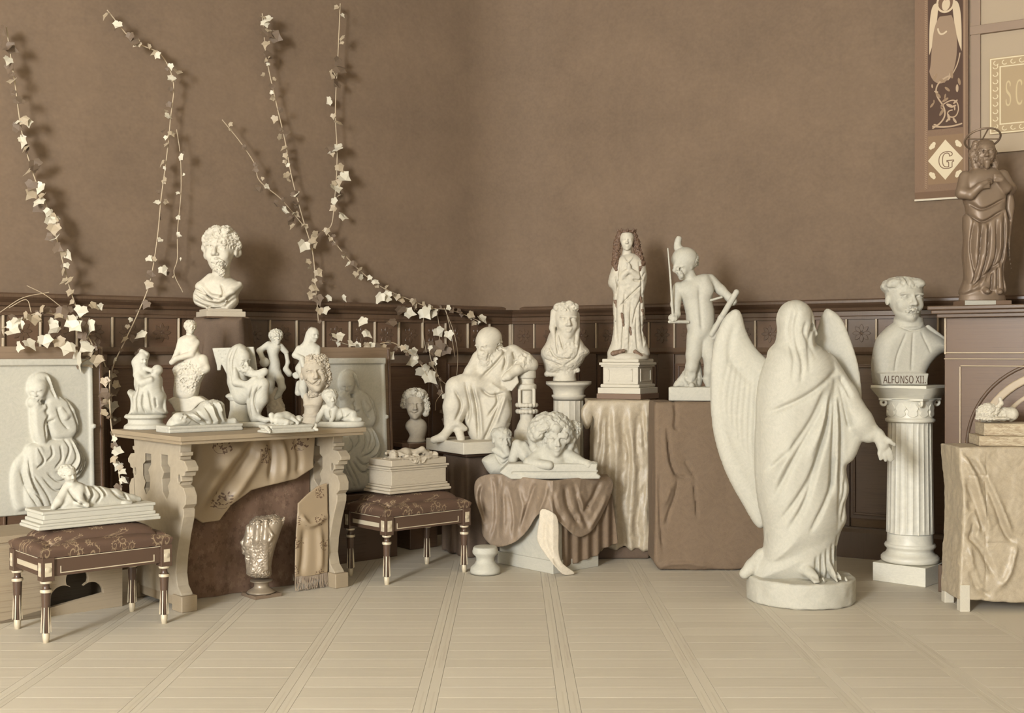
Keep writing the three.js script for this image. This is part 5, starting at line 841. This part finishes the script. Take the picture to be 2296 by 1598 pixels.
// ----- statuettes on the table -----
{ const p = tAt(326, 961), { part } = statue('hooded_group', 'white hooded woman holding a child at the far left of the table', 'statuette', 326, 961, onTable(961), { pos: p });
  part('base', M.plaster, 1.6, (S) => { S.lat(326, 0, [[928, 42], [932, 46], [936, 46], [939, 38], [948, 38], [953, 46], [961, 48]], 1, { sz: 0.85 }); });
  part('figures', M.plaster, 1.4, (S) => {
    S.k = 4; S.puff([[305, 842], [302, 862], [304, 876], [292, 872], [287, 879], [294, 896], [293, 920], [288, 930], [326, 932], [368, 930], [376, 926], [370, 912], [372, 888], [364, 870], [362, 846], [350, 836], [330, 838]], 0, 30, 24);
    S.puff([[321, 785], [306, 796], [296, 810], [299, 826], [302, 844], [322, 860], [336, 850], [330, 815], [334, 792]], 0, 20, 14); S.c([320, 788, 6, 6], [332, 794, 10, 5], 3); S.head(323, 806, 10, 32, { yaw: 42, pitch: -8, noEars: true });
    S.head(354, 832, 8, 30, { yaw: -35, pitch: 10, noEars: true }); S.chain([[350, 846, 6, 11], [352, 880, 10, 11], [346, 905, 16, 7]], 5); S.chain([[312, 840, 14, 9], [326, 858, 26, 8], [346, 850, 26, 6]], 4); S.c([330, 826, 12, 6], [344, 830, 16, 5], 4); S.chain([[362, 868, 0, 4], [368, 898, 4, 5], [372, 922, 6, 4]], 3);
    S.lines([[[330, 880], [328, 905], [334, 926]], [[342, 876], [346, 900], [350, 922]], [[312, 860], [306, 890], [304, 926]], [[322, 862], [316, 895], [318, 926]], [[356, 890], [358, 912]]], 2, 5, { w: 0 });
  }); }
{ const D = 6.1, v0 = 790 + (EYE - tableTop) * FOCAL / D, { part } = statue('youth_on_stump', 'pale curly-haired youth leaning over an ivy-grown stump on a pointed cup', 'statuette', 424, v0, D);
  part('socle', M.clay, 2, (S) => { S.box([416, (922 + v0) / 2, 0], [26, (v0 - 922) / 2, 22], 2, 1); });
  part('cup', M.clayPale, 1.5, (S) => { S.slab([[379, 896], [394, 888], [424, 886], [452, 888], [466, 897], [449, 906], [433, 923], [397, 923], [389, 907]], -16, 17, 4, 3); });
  part('figure', M.clayPale, 1.3, (S) => {
    S.k = 4; S.puff([[388, 826], [392, 845], [392, 893], [438, 895], [450, 858], [463, 832], [466, 816], [450, 806], [410, 808]], 0, 22, 18); S.rough(424, 845, 10, [44, 44, 30], 3.5, 0.14, { curl: true });
    S.puff([[412, 752], [404, 760], [402, 776], [406, 800], [424, 818], [460, 832], [466, 816], [456, 800], [446, 786], [446, 764], [438, 752]], 2, 18, 16, 4);
    S.head(428, 734, 4, 30, { yaw: 30, pitch: 0, noEars: true }); S.e([426, 730, -2], [14, 13, 14], 2); S.rough(427, 730, 0, 20, 3, 0.22, { curl: true }); S.c([426, 754, 0, 9], [427, 744, 2, 8], 3);
    S.chain([[408, 764, 6, 8], [402, 790, 12, 7], [394, 808, 18, 6]], 3); S.chain([[442, 768, 6, 8], [434, 794, 18, 7], [402, 804, 26, 6], [392, 812, 24, 6]], 3); S.chain([[456, 806, 6, 12], [462, 826, 6, 10], [452, 836, 12, 8]], 4); S.c([440, 826, 14, 8], [434, 880, 14, 6], 4);
  }); }
{ const v0 = 962, D = onTable(956), { part } = statue('girl_reading', 'white long-haired girl seated before a slanted board with written lines', 'statuette', 555, v0, D, { pos: tAt(555, 956) });
  part('base', M.plaster, 1.6, (S) => { S.lat(568, 0, [[950, 50], [953, 53], [960, 53], [962, 51]], 1, { sz: 0.7 }); });
  part('stool', M.plaster, 1.5, (S) => { S.k = 2; S.lat(538, -8, [[896, 26], [902, 27], [904, 24], [925, 24], [945, 28], [951, 30]], 2); S.e([534, 894, -8], [30, 9, 26], 4); });
  part('writing_board', M.plaster, 1.4, (S) => { S.slab([[472, 786], [566, 783], [573, 840], [540, 868], [516, 872], [492, 822], [490, 836], [482, 837], [481, 824]], -22, -14, 2, 1, { lean: (x, v) => (800 - v) * 0.12, reach: 14 }); for (let i = 0; i < 3; i++) for (let j = 0; j < 9; j++) S.c([488 + i * 12 + j * 3.4, 793 + j * 8, -13 + (7 - j * 8) * 0.12, 2.4], [492 + i * 12 + j * 3.4, 796 + j * 8, -13 + (7 - j * 8) * 0.12, 2.2], 0.5, true); });
  part('figure', M.plaster, 1.4, (S) => {
    S.k = 4; S.chain([[540, 888, -4, 24], [532, 860, 0, 21], [528, 840, 2, 18]], 7); S.head(544, 812, 8, 50, { yaw: 48, pitch: -18, noEars: true });
    S.puff([[540, 776], [522, 782], [511, 800], [508, 830], [514, 860], [530, 868], [540, 845], [540, 815], [548, 800], [556, 790]], 0, 22, 14, 4); S.lines([[[530, 785], [520, 820], [524, 860]], [[540, 782], [528, 815], [532, 858]]], 2, 3, { w: 0 });
    S.chain([[528, 838, 18, 9], [536, 862, 26, 9], [560, 868, 32, 7], [578, 854, 30, 6]], 4); S.chain([[552, 838, 10, 9], [578, 846, 20, 9], [598, 838, 20, 8]], 4); S.chain([[596, 840, 20, 8], [572, 862, 26, 7], [556, 878, 24, 7]], 4); S.e([556, 834, 18], [16, 8, 9], 4); S.rough(556, 830, 18, 18, 2.5, 0.16, { curl: true });
    S.chain([[546, 892, 8, 22], [572, 878, 22, 18], [594, 866, 26, 14]], 6); S.chain([[596, 868, 26, 13], [590, 900, 22, 15], [574, 930, 16, 12], [574, 944, 22, 8]], 6); S.puff([[562, 895], [580, 868], [602, 862], [606, 878], [598, 905], [588, 925], [592, 946], [572, 950], [562, 935], [558, 910]], 20, 16, 14, 5);
    S.chain([[582, 940, 24, 8], [602, 946, 32, 6], [612, 944, 34, 5]], 3); S.lines([[[576, 870], [566, 905], [570, 940]], [[588, 870], [578, 900], [584, 930]], [[596, 872], [584, 884]]], 2, 4, { w: 6 });
  }); }
{ const D = 6.3, v0 = 790 + (EYE - tableTop) * FOCAL / D, { part } = statue('ball_boy', 'white nude boy standing with one hand on hip holding a ball', 'statuette', 618, v0, D);
  part('base', M.clay, 2, (S) => { S.k = 3; S.lat(622, 0, [[v0 - 10, 26], [v0, 28]], 2); S.chain([[612, 880, -8, 14], [618, 915, -4, 18], [620, v0 - 24, 0, 21]], 6); S.rough(618, 915, 0, 40, 4, 0.1); });
  part('figure', M.plaster, 1.2, (S) => {
    S.k = 3.5; S.head(620, 757, 2, 32, { yaw: 30, pitch: 4, noEars: true }); S.e([618, 751, -3], [16, 14, 16], 2); S.rough(618, 750, 0, 22, 3, 0.2, { curl: true }); S.c([616, 776, 0, 8], [617, 768, 0, 8], 3);
    S.puff([[600, 770], [598, 784], [603, 805], [602, 825], [600, 840], [626, 842], [628, 815], [624, 795], [630, 776], [620, 768]], 0, 13, 12, 4); S.chain([[602, 772, 0, 7.5], [582, 786, 0, 6.5], [590, 802, 8, 5.5], [598, 812, 12, 6]], 3); S.s(596, 812, 14, 11, 2); S.chain([[628, 776, -4, 7], [640, 790, -8, 6]], 3);
    S.chain([[610, 836, 2, 12], [607, 862, 4, 9], [608, 880, 0, 7], [612, 900, 0, 6]], 4); S.chain([[620, 836, 0, 11], [630, 850, 10, 9], [634, 868, 8, 8], [626, 884, 4, 6], [620, 892, 6, 5]], 4);
  });
  part('held_stone', M.plaster, 1.2, (S) => { S.chain([[640, 828, -6, 7], [648, 838, -4, 7]], 3); S.chain([[640, 790, -8, 5], [644, 812, -8, 4.5], [640, 826, -6, 5]], 3); }, 'forearm with a pale stone'); }
{ const D = 6.24, v0 = 790 + (EYE - tableTop) * FOCAL / D, { part } = statue('faun_mask', 'laughing clay faun head with grapes and a white nymph leaning on it', 'statuette', 700, v0, D);
  part('socle', M.clay, 1.7, (S) => { S.k = 2; S.lat(700, 0, [[908, 20], [914, 17], [926, 18], [930, 22], [936, 20], [944, 24], [950, 27], [v0, 29]], 2); S.chain([[684, 884, 0, 8], [692, 905, 0, 10], [700, 915, 0, 14]], 5); S.chain([[716, 884, 0, 14], [706, 910, 0, 14]], 5); });
  part('faun_head', M.clay, 1.2, (S) => {
    S.k = 4; S.head(706, 838, 6, 84, { yaw: 14, pitch: 4, roll: -8, wide: 0.95 }); S.e([708, 806, 2], [28, 14, 26], 4); for (const [u, v, w] of [[726, 808, 8], [732, 822, 6], [734, 838, 4], [736, 850, 4], [730, 862, 6], [684, 816, 8], [722, 874, 10], [712, 880, 12], [702, 882, 12]]) S.s(u, v, w, 9, 3); S.rough(708, 806, 0, [42, 22, 40], 5, 0.15, { curl: true }); S.rough(732, 840, 4, [18, 40, 24], 5, 0.18, { curl: true }); S.rough(708, 880, 8, [28, 14, 26], 4, 0.16, { curl: true });
    S.st([[692, 852], [706, 862], [722, 850]], 2, 4, { w: 10 }); S.lines([[[696, 846], [690, 856]], [[722, 842], [728, 852]]], 2, 3, { w: 10 });
  }, 'laughing faun head with curls and grapes');
  part('nymph', M.plaster, 1.2, (S) => {
    S.k = 4; S.head(704, 750, 6, 32, { yaw: 46, pitch: -14, noEars: true }); S.puff([[700, 732], [688, 742], [682, 760], [678, 775], [690, 785], [702, 772], [706, 752]], 0, 14, 10, 3); S.puff([[680, 768], [668, 780], [664, 792], [684, 812], [704, 812], [714, 800], [716, 778], [704, 766]], 0, 15, 13, 4);
    S.chain([[672, 782, 6, 8], [664, 796, 10, 7], [680, 804, 18, 6], [684, 820, 22, 5]], 3); S.chain([[712, 780, 2, 7], [714, 800, 12, 6], [706, 808, 20, 5]], 3); S.chain([[684, 812, 0, 13], [674, 826, 0, 11], [682, 845, 4, 9], [680, 870, 2, 10], [682, 888, 0, 7]], 4);
    S.puff([[664, 850], [656, 846], [654, 838], [668, 832], [678, 838]], -8, 4, 4, 3); S.chain([[672, 862, -6, 10], [668, 880, -6, 8]], 4);
  }, 'white nymph leaning on the head'); }
{ const v0 = 957, D = onTable(v0), { part } = statue('crawling_baby', 'white baby in a shirt propped on its arms near the table end', 'statuette', 762, v0, D);
  part('base', M.plaster, 1.5, (S) => { S.lat(762, 0, [[944, 54], [947, 57], [953, 57], [957, 54]], 1, { sz: 0.55 }); });
  part('figure', M.plaster, 1.2, (S) => {
    S.k = 4; S.head(742, 893, 8, 40, { yaw: 30, pitch: 0, noEars: true, wide: 1.05 }); S.e([740, 886, 2], [19, 15, 18], 3); S.rough(740, 880, 4, 22, 2, 0.16); S.c([742, 912, 4, 9], [743, 906, 6, 9], 3);
    S.puff([[730, 908], [726, 920], [732, 940], [756, 945], [762, 930], [756, 910], [744, 904]], 2, 16, 13, 4); S.chain([[730, 914, 8, 8], [720, 930, 14, 6.5], [715, 942, 18, 6]], 3); S.chain([[752, 916, 10, 8], [748, 934, 18, 6], [746, 942, 22, 5]], 3);
    S.chain([[756, 928, 0, 15], [776, 928, 0, 14], [790, 932, 4, 12], [794, 940, 10, 8]], 5); S.chain([[778, 936, 10, 9], [800, 942, 8, 6], [808, 940, 6, 5]], 4); S.lines([[[768, 918], [772, 932], [764, 942]], [[790, 924], [780, 934], [768, 938]], [[743, 918], [745, 938]]], 2, 3.5, { w: 0 });
  }); }
{ const { part } = statue('draped_sleeper', 'white figure asleep under rumpled drapery along the table front', 'statuette', 0, 0, 5.5, { turn: 42, pos: tAt(452, 966) });
  part('base', M.plaster, 1.6, (S) => { S.box([-4, -8, 0], [94, 8, 35], 2, 1); S.lines([[[-98, -8], [90, -8]]], 1.6, 2, { full: true, w: 20 }); });
  part('figure', M.plaster, 1.4, (S) => {
    S.k = 5; S.puff([[-84, -14], [-80, -28], [-60, -44], [-30, -48], [-10, -56], [8, -70], [34, -72], [52, -66], [58, -40], [62, -20], [70, -14]], 0, 28, 24); S.chain([[54, -18, 10, 9], [76, -20, 14, 8], [84, -16, 14, 6]], 4); S.head(-60, -30, 14, 40, { yaw: 10, pitch: 30, roll: -60, noEars: true });
    S.lines([[[-20, -48], [-10, -30], [6, -20]], [[0, -58], [10, -36], [20, -18]], [[20, -66], [28, -40], [40, -20]], [[40, -66], [44, -44], [52, -24]], [[-46, -40], [-30, -28], [-6, -16]]], 3, 6, { w: -10 }); S.lines([[[10, -66], [18, -38], [30, -18]], [[30, -70], [38, -44]], [[-34, -44], [-16, -26]]], 3.5, -5, { w: -10 }); S.rough(30, -66, 0, [50, 16, 40], 3, 0.14);
  }); }
{ const { part } = statue('sleeping_baby', 'white sleeping baby on a small moulded plinth at the table edge', 'statuette', 0, 0, 5.6, { turn: 42, pos: tAt(640, 968) });
  part('plinth', M.plaster, 1.4, (S) => { S.k = 1; S.box([0, -3, 4], [58, 3, 30], 1, 1); S.box([0, -8, 4], [52, 4, 26], 1.5, 1); S.box([0, -14, 4], [56, 3.5, 28], 2, 1); });
  part('baby', M.plaster, 1.2, (S) => { S.k = 3; const b = -17; S.e([0, b, 4], [50, 5, 22], 2); S.chain([[-20, b - 14, 4, 14], [0, b - 16, 2, 13], [12, b - 12, 4, 12]], 5); S.head(28, b - 10, 10, 26, { yaw: 40, pitch: 30, roll: 70, noEars: true }); S.chain([[-28, b - 10, 12, 9], [-10, b - 6, 22, 7], [2, b - 4, 24, 5]], 3); S.chain([[-30, b - 14, -2, 9], [-36, b - 22, 0, 6], [-38, b - 10, 6, 5]], 3); S.chain([[10, b - 12, 14, 6], [18, b - 4, 22, 5]], 3); S.rough(0, b, 4, [58, 8, 30], 3, 0.12); });
  for (const q of [-1, 1]) part('scroll_end', M.plaster, 1.2, (S) => { S.c([q * 58, -5, 30, 4], [q * 64, -13, 26, 5], 2); S.c([q * 58, -5, 30, 4], [q * 62, -4, 36, 3.4], 2); }); }
// ----- below the table -----
{ // hanging cloth, backcloth, fringed shawl
  const foliage = canvasTex(1024, 768, (x, w, h) => {
    x.fillStyle = '#7a614d'; x.fillRect(0, 0, w, h);
    for (let i = 0; i < 700; i++) { const a = rnd() * w, b = h * (0.25 + 0.75 * rnd()), r = rr(8, 26); x.save(); x.translate(a, b); x.rotate(rnd() * 7); x.fillStyle = `rgba(${rnd() < 0.55 ? '84,62,46' : '150,127,103'},${rr(0.15, 0.4)})`; x.beginPath(); for (let k = 0; k < 10; k++) { const q = k % 2 ? r * 0.5 : r, A = k / 10 * 2 * PI; x.lineTo(Math.cos(A) * q, Math.sin(A) * q); } x.fill(); x.restore(); }
  });
  const bp = new V3(0, 0, 0.045).applyAxisAngle(new V3(0, 1, 0), TT).add(table.position), t = thing('backcloth', 'dark cloth patterned with faint foliage hung behind the table legs', 'cloth', bp, TT);
  const g = new THREE.PlaneGeometry(0.765, 0.74, 80, 20), p = g.attributes.position; for (let i = 0; i < p.count; i++) p.setZ(i, 0.008 * Math.sin(p.getX(i) * 30 + 2 * noise3(p.getX(i) * 4, p.getY(i) * 2, 0))); g.computeVertexNormals(); const g2 = g.clone(); g2.translate(0, 0, -0.004);
  mesh('cloth', merged([g, g2]), std(rgb(0.78, 0.74, 0.72), 0.9, { map: foliage }), t, [0, 0.372, 0]);
  const flowers = canvasTex(1024, 1024, (x, w, h) => {
    x.fillStyle = '#b3a084'; x.fillRect(0, 0, w, h); for (let i = 0; i < 6000; i++) { x.fillStyle = `rgba(${rnd() < 0.5 ? '120,98,74' : '205,190,162'},.12)`; x.fillRect(rnd() * w, rnd() * h, rr(2, 8), 1.5); }
    for (let k = 0; k < 9; k++) { const a = 130 + (k % 3) * 340 + rr(-50, 50), b = 130 + Math.floor(k / 3) * 340 + rr(-50, 50); x.strokeStyle = x.fillStyle = '#6d543f'; for (let i = 0; i < 26; i++) { const A = rnd() * 7, r = rr(10, 90), px = a + Math.cos(A) * r, py = b + Math.sin(A) * r * 0.8; x.beginPath(); x.ellipse(px, py, rr(8, 17), rr(3, 7), rnd() * 7, 0, 7); x.fill(); } x.lineWidth = 3; x.beginPath(); x.arc(a, b, 60, 1, 4); x.stroke(); }
  });
  const silk = std(rgb(0.70, 0.67, 0.63), 0.5, { map: flowers });
  const under = (x, y, z) => { const [X, Z] = rot2(x, z, TT); return new V3(table.position.x + X, y, table.position.z + Z); };
  const c = statue('embroidered_cloth', 'flower-embroidered silk cloth hanging in diagonal folds under the tabletop', 'cloth', 0, 0, 5.7, { turn: 42, pos: under(0, tableTop - 0.042, 0.10) });
  const cm = c.part('cloth', silk, 2.2, (S) => { S.slab([[-172, 1], [172, 1], [170, 80], [120, 104], [60, 112], [0, 122], [-50, 150], [-80, 184], [-120, 186], [-150, 166], [-176, 158], [-174, 80]], -5, 5, 2.5, 2, { reach: 46, folds: [[[[14, 4], [-40, 80], [-110, 170]], 20, -20], [[[36, 4], [-10, 80], [-70, 150]], 16, 15], [[[-4, 4], [-80, 70], [-140, 150]], 20, 18], [[[50, 4], [56, 50], [50, 104]], 8, -11], [[[76, 4], [88, 50], [88, 100]], 9, 9], [[[-140, 4], [-160, 70], [-170, 140]], 11, -14], [[[120, 4], [130, 60], [126, 96]], 9, -8]], lean: (x, v) => 4 * noise3(x * 0.02, v * 0.02, 0) }); });
  { const q = cm.geometry.attributes.uv, p2 = cm.geometry.attributes.position; for (let i = 0; i < q.count; i++) q.setXY(i, p2.getX(i) * 1.5, p2.getY(i) * 1.5 + 0.3); }
  const f = statue('fringed_shawl', 'embroidered shawl with a long fringe hanging beside the right trestle', 'cloth', 0, 0, 6.0, { turn: 42, pos: under(0.278, 0, 0.215) });
  const sm = f.part('shawl', silk, 2, (S) => { S.slab([[-34, -196], [-10, -214], [16, -230], [42, -236], [46, -120], [44, -34], [0, -30], [-42, -34], [-40, -110]], -2.5, 2.5, 1.5, 2, { reach: 24, folds: [[[[-30, -170], [-6, -146], [40, -160]], 7, 9], [[[-18, -140], [-20, -80], [-26, -34]], 8, -7], [[[20, -140], [24, -80], [22, -34]], 8, 6]] }); });
  { const q = sm.geometry.attributes.uv, p2 = sm.geometry.attributes.position; for (let i = 0; i < q.count; i++) q.setXY(i, p2.getX(i) * 2.4, p2.getY(i) * 2.4); }
  const fr = []; for (let i = 0; i < 60; i++) { const x = (-41 + i * 1.42) * f.s, cv = new THREE.CatmullRomCurve3([new V3(x, 34 * f.s, 0), new V3(x + rr(-0.003, 0.003), 18 * f.s, 0.003), new V3(x + rr(-0.008, 0.008), 0.003 + rr(0, 0.006), rr(-0.006, 0.012))]); fr.push(new THREE.TubeGeometry(cv, 5, 0.0013, 4)); }
  mesh('fringe', merged(fr), std(rgb(0.30, 0.225, 0.155), 0.8), f.g).userData.kind = 'stuff';
}
{ // silvered goblet
  const D = 5.83, v0 = 790 + FOCAL * EYE / D, { part, g, s } = statue('figured_vase', 'shiny metal vase cast with twisting figures standing under the table', 'vase', 586, v0, D);
  mesh('foot_plate', bx(66 * s, 8 * s, 66 * s, 0, 0, 0, 0.002), M.bronze, g).rotation.y = rad(40);
  mesh('stem', lathe([[0, 7], [34, 7], [30, 12], [20, 18], [16, 22], [16, 30], [24, 33], [25, 36], [0, 36]].map(([r, y]) => [r * s, y * s]), 40), M.silver, g);
  part('body', M.silver, 1.2, (S) => {
    S.k = 4; S.puff([[570, 1160], [552, 1185], [548, 1215], [556, 1250], [556, 1288], [606, 1292], [608, 1268], [616, 1230], [626, 1200], [634, 1166], [618, 1154], [596, 1156]], 0, 26, 20);
    for (const [u, v, w] of [[562, 1190, 18], [602, 1178, 24], [584, 1180, 22]]) { S.head(u, v - 8, w, 20, { plain: true }); S.chain([[u, v, w, 8], [u - 2, v + 26, w, 9], [u - 3, v + 60, w - 4, 6], [u - 1, v + 92, w - 6, 5]], 4); S.chain([[u + 6, v + 4, w + 2, 4], [u + 14, v + 18, w + 3, 3.4], [u + 8, v + 30, w + 4, 3]], 3); }
    S.chain([[556, 1200, 12, 5], [546, 1214, 14, 4], [552, 1224, 20, 4]], 3); S.chain([[548, 1226, 12, 4], [550, 1236, 12, 4], [558, 1234, 14, 4]], 3); S.c([632, 1172, 0, 5], [638, 1160, 4, 3], 3); S.rough(590, 1162, 0, [54, 18, 40], 4, 0.2, { curl: true }); S.rough(586, 1240, 10, [50, 60, 40], 1.0, 0.16, { curl: true }); S.rough(584, 1286, 0, [40, 14, 34], 4, 0.2, { curl: true });
  });
}
// ---------- ivy trailing over the walls ----------
const leafOutline = (k) => { const L = [[0, 0], [0.14, -0.10], [0.40, -0.06], [0.42, 0.12], [0.56, 0.34 + 0.05 * k], [0.40, 0.44], [0.24, 0.58], [0, 0.90 + 0.1 * k]]; return [...L, ...L.slice(1, -1).reverse().map(([x, y]) => [-x * (1 - 0.12 * k), y])]; };
const leafGeos = [0, 1, 2, 3].map((k) => {
  const sh = new THREE.Shape(leafOutline((k % 2) * 0.8).map((p) => new THREE.Vector2(p[0], p[1] - 0.1))), g = new THREE.ExtrudeGeometry(sh, { depth: 0.012, bevelEnabled: false }), p = g.attributes.position;
  for (let i = 0; i < p.count; i++) { const x = p.getX(i), y = p.getY(i); p.setZ(i, p.getZ(i) + Math.abs(x) * (0.35 - 0.25 * k) - y * y * 0.25 * (k % 2 ? 1 : -0.6)); }
  g.computeVertexNormals(); return g;
});
const leafMats = [M.leaf, M.leafMid, M.leafDark, M.leafDark, M.leafMid];
function vine(label, pts, o = {}) {                             // pts: image points the stem passes through, lying on the wall unless a depth is given
  const off = o.off ?? 0.07, D = (u) => (o.d ? o.d : wallD(u) - off / 0.8), P = pts.map(([u, v, e]) => at(u, v, D(u) - (e || 0)));
  const t = thing('ivy_vine', label, 'ivy', P[0], 0, 'ivy trails'), c = new THREE.CatmullRomCurve3(P.map((p) => p.clone().sub(P[0])), false, 'centripetal'), len = c.getLength();
  delete t.userData.group;
  mesh('stem', new THREE.TubeGeometry(c, Math.max(12, Math.round(len * 60)), o.r || 0.0034, 6), M.stem, t);
  const put = (pos, size, dark) => { const m = mesh('leaf', leafGeos[Math.floor(rnd() * 4)], dark ?? leafMats[Math.floor(rnd() * 5)], t); m.position.copy(pos); m.scale.setScalar(size); m.rotation.set(rr(-0.9, 0.5), rr(-0.9, 0.9), PI + rr(-1.3, 1.3), 'YXZ'); };
  const n = Math.round(len / (0.78 * (o.step || 0.055)));
  for (let i = 0; i < n; i++) { const q = c.getPointAt(Math.min(1, (i + rnd()) / n)); if (rnd() < (o.skip || 0)) continue; put(q.add(new V3(rr(-0.03, 0.03), rr(-0.02, 0.02), rr(0.004, 0.03))), rr(0.028, 0.062) * (o.size || 1)); }
  for (const [u, v, px, bright] of o.leaves || []) put(at(u, v, D(u) - rr(0.01, 0.04)).sub(P[0]), 0.88 * px * D(u) / FOCAL, bright === 1 ? M.leaf : bright === 0 ? M.leafDark : undefined);
  for (const tw of o.twigs || []) { const q = tw.map(([u, v]) => at(u, v, D(u) - 0.01).sub(P[0])); mesh('twig', new THREE.TubeGeometry(new THREE.CatmullRomCurve3(q), 14, 0.0022, 5), M.stem, t); }
  return t;
}
vine('leafy ivy trail climbing at the far left edge of the wall', [[14, 60], [34, 190], [50, 300], [80, 405], [108, 470], [134, 560], [158, 650], [176, 700], [196, 740], [222, 785], [240, 828]], { step: 0.05, size: 1.15, leaves: [[95, 415, 34, 1], [90, 445, 34, 1], [112, 490, 30], [152, 565, 30, 1], [60, 270, 30, 1], [50, 310, 36, 1], [125, 535, 28]] });
vine('ivy trail bending down above the hooded white group', [[240, 22], [300, 92], [360, 122], [388, 180], [382, 270], [374, 350], [362, 440], [352, 540], [334, 640], [308, 705], [280, 765], [252, 828], [250, 900], [252, 965]], { step: 0.06, size: 0.9, skip: 0.1, leaves: [[350, 120, 22, 1], [398, 160, 24], [365, 600, 26, 1], [320, 745, 34, 1], [310, 790, 30], [262, 870, 34], [252, 905, 34, 1], [262, 940, 30]] });
vine('thin bare ivy shoot hanging left of the bearded bust', [[396, 290], [404, 345], [406, 430], [398, 520], [397, 585], [390, 610], [410, 655]], { step: 0.14, size: 0.55, r: 0.0025, leaves: [[397, 525, 16, 1], [404, 350, 20, 1]] });
vine('long ivy trail falling to the right of the bearded bust', [[588, 30], [598, 130], [618, 225], [638, 310], [655, 400], [682, 500], [700, 560], [708, 640], [714, 722]], { step: 0.052, size: 0.95, skip: 0.12, leaves: [[605, 40, 30], [590, 70, 34, 0], [612, 80, 34, 0], [604, 120, 28, 0], [682, 545, 34, 1], [664, 435, 24, 1], [712, 665, 30], [728, 690, 28, 1], [700, 640, 26], [740, 665, 20, 1], [768, 665, 20, 1]] });
vine('upright ivy trail hooking inward beside the longest one', [[763, 8], [758, 120], [752, 250], [756, 350], [750, 450], [740, 510], [718, 520], [700, 560]], { step: 0.07, size: 1.05, skip: 0.2, leaves: [[757, 150, 36], [762, 330, 40, 1], [765, 395, 36, 1], [750, 420, 34, 1], [764, 435, 28], [765, 480, 28, 1]] });
vine('fine dark ivy shoot slanting down toward the longest trail', [[498, 268], [540, 320], [572, 370], [580, 402], [630, 446], [680, 505]], { step: 0.10, size: 0.7, r: 0.003, leaves: [[584, 420, 24, 0], [616, 455, 24, 0], [634, 470, 24, 1], [655, 490, 24, 0], [660, 505, 22]] });
vine('ivy spray drooping over the chair rail beside the seated old man', [[736, 525], [752, 545], [792, 592], [850, 640], [920, 672], [965, 690], [1004, 694], [1040, 705], [1080, 722]], { step: 0.05, size: 0.95, leaves: [[853, 660, 34, 1], [872, 668, 30, 1], [900, 690, 30], [912, 700, 30, 1], [948, 695, 36, 1], [976, 700, 34, 1], [884, 720, 30], [1076, 712, 30, 1], [980, 738, 30, 1], [970, 775, 34], [978, 785, 30], [905, 780, 26, 1]], twigs: [[[952, 695], [948, 740], [956, 790]], [[996, 690], [1016, 740], [1026, 790], [1024, 850]], [[1000, 696], [1012, 750], [1020, 800]], [[980, 700], [986, 750], [976, 800], [980, 840]]] });
vine('ivy branch hanging down the corner left of the seated old man', [[960, 770], [968, 812], [984, 848], [992, 880], [998, 905], [994, 940]], { off: 0.25, step: 0.045, size: 0.95, leaves: [[935, 808, 40, 1], [946, 826, 40], [958, 840, 40, 1], [924, 785, 26, 1], [1006, 745, 26], [990, 770, 30], [1004, 780, 30]], twigs: [[[984, 848], [1004, 862], [1014, 856]], [[992, 880], [978, 900], [976, 920]]] });
vine('ivy branch lying along the top of the half hidden relief', [[745, 762], [790, 774], [840, 772], [880, 768], [905, 782], [932, 800], [958, 842]], { off: 0.35, step: 0.07, size: 0.8, leaves: [[755, 752, 34, 1], [815, 715, 30, 1], [820, 742, 28, 1], [870, 800, 34, 1], [790, 770, 24, 1], [834, 770, 22, 1]] });
vine('dense clump of large ivy leaves at the left above the white relief', [[-10, 742], [40, 722], [90, 700], [140, 712], [190, 745], [210, 790], [180, 815]], { off: 0.28, step: 0.05, size: 1.35, leaves: [[24, 742, 40, 1], [46, 720, 36, 1], [72, 712, 36], [120, 720, 34, 1], [128, 735, 32, 1], [140, 690, 36], [168, 728, 40, 1], [198, 722, 52, 1], [100, 755, 38, 1], [62, 765, 36, 1], [155, 770, 44, 1], [200, 775, 40, 1], [176, 795, 56, 1], [182, 690, 34, 1], [205, 682, 26], [222, 684, 20, 1], [130, 762, 34], [90, 690, 26], [216, 800, 34], [40, 775, 30]], twigs: [[[0, 700], [50, 668], [110, 655]], [[20, 690], [60, 672], [70, 700]], [[60, 640], [100, 660], [140, 690]]] });
vine('ivy runner down the dark gap beside the left trestle', [[246, 830], [246, 900], [252, 975], [262, 1020], [268, 1070], [272, 1100]], { d: 5.98, step: 0.06, size: 0.9, leaves: [[258, 1008, 30, 1], [268, 1040, 26, 1], [272, 1056, 22, 1], [274, 1072, 24, 1], [240, 880, 30]] });
vine('fallen ivy sprig on the floor under the table', [[640, 1300], [668, 1280], [690, 1250], [706, 1230]], { d: 6.16, step: 0.05, size: 0.8, leaves: [[652, 1288, 34, 1], [690, 1238, 30], [632, 1302, 30], [676, 1300, 26]] });
scene.traverse((o) => { if (o.isMesh) { o.castShadow = true; o.receiveShadow = true; } });
console.log('sculpted triangles', TRIS, BIG.join(', '));
renderer.render(scene, camera);
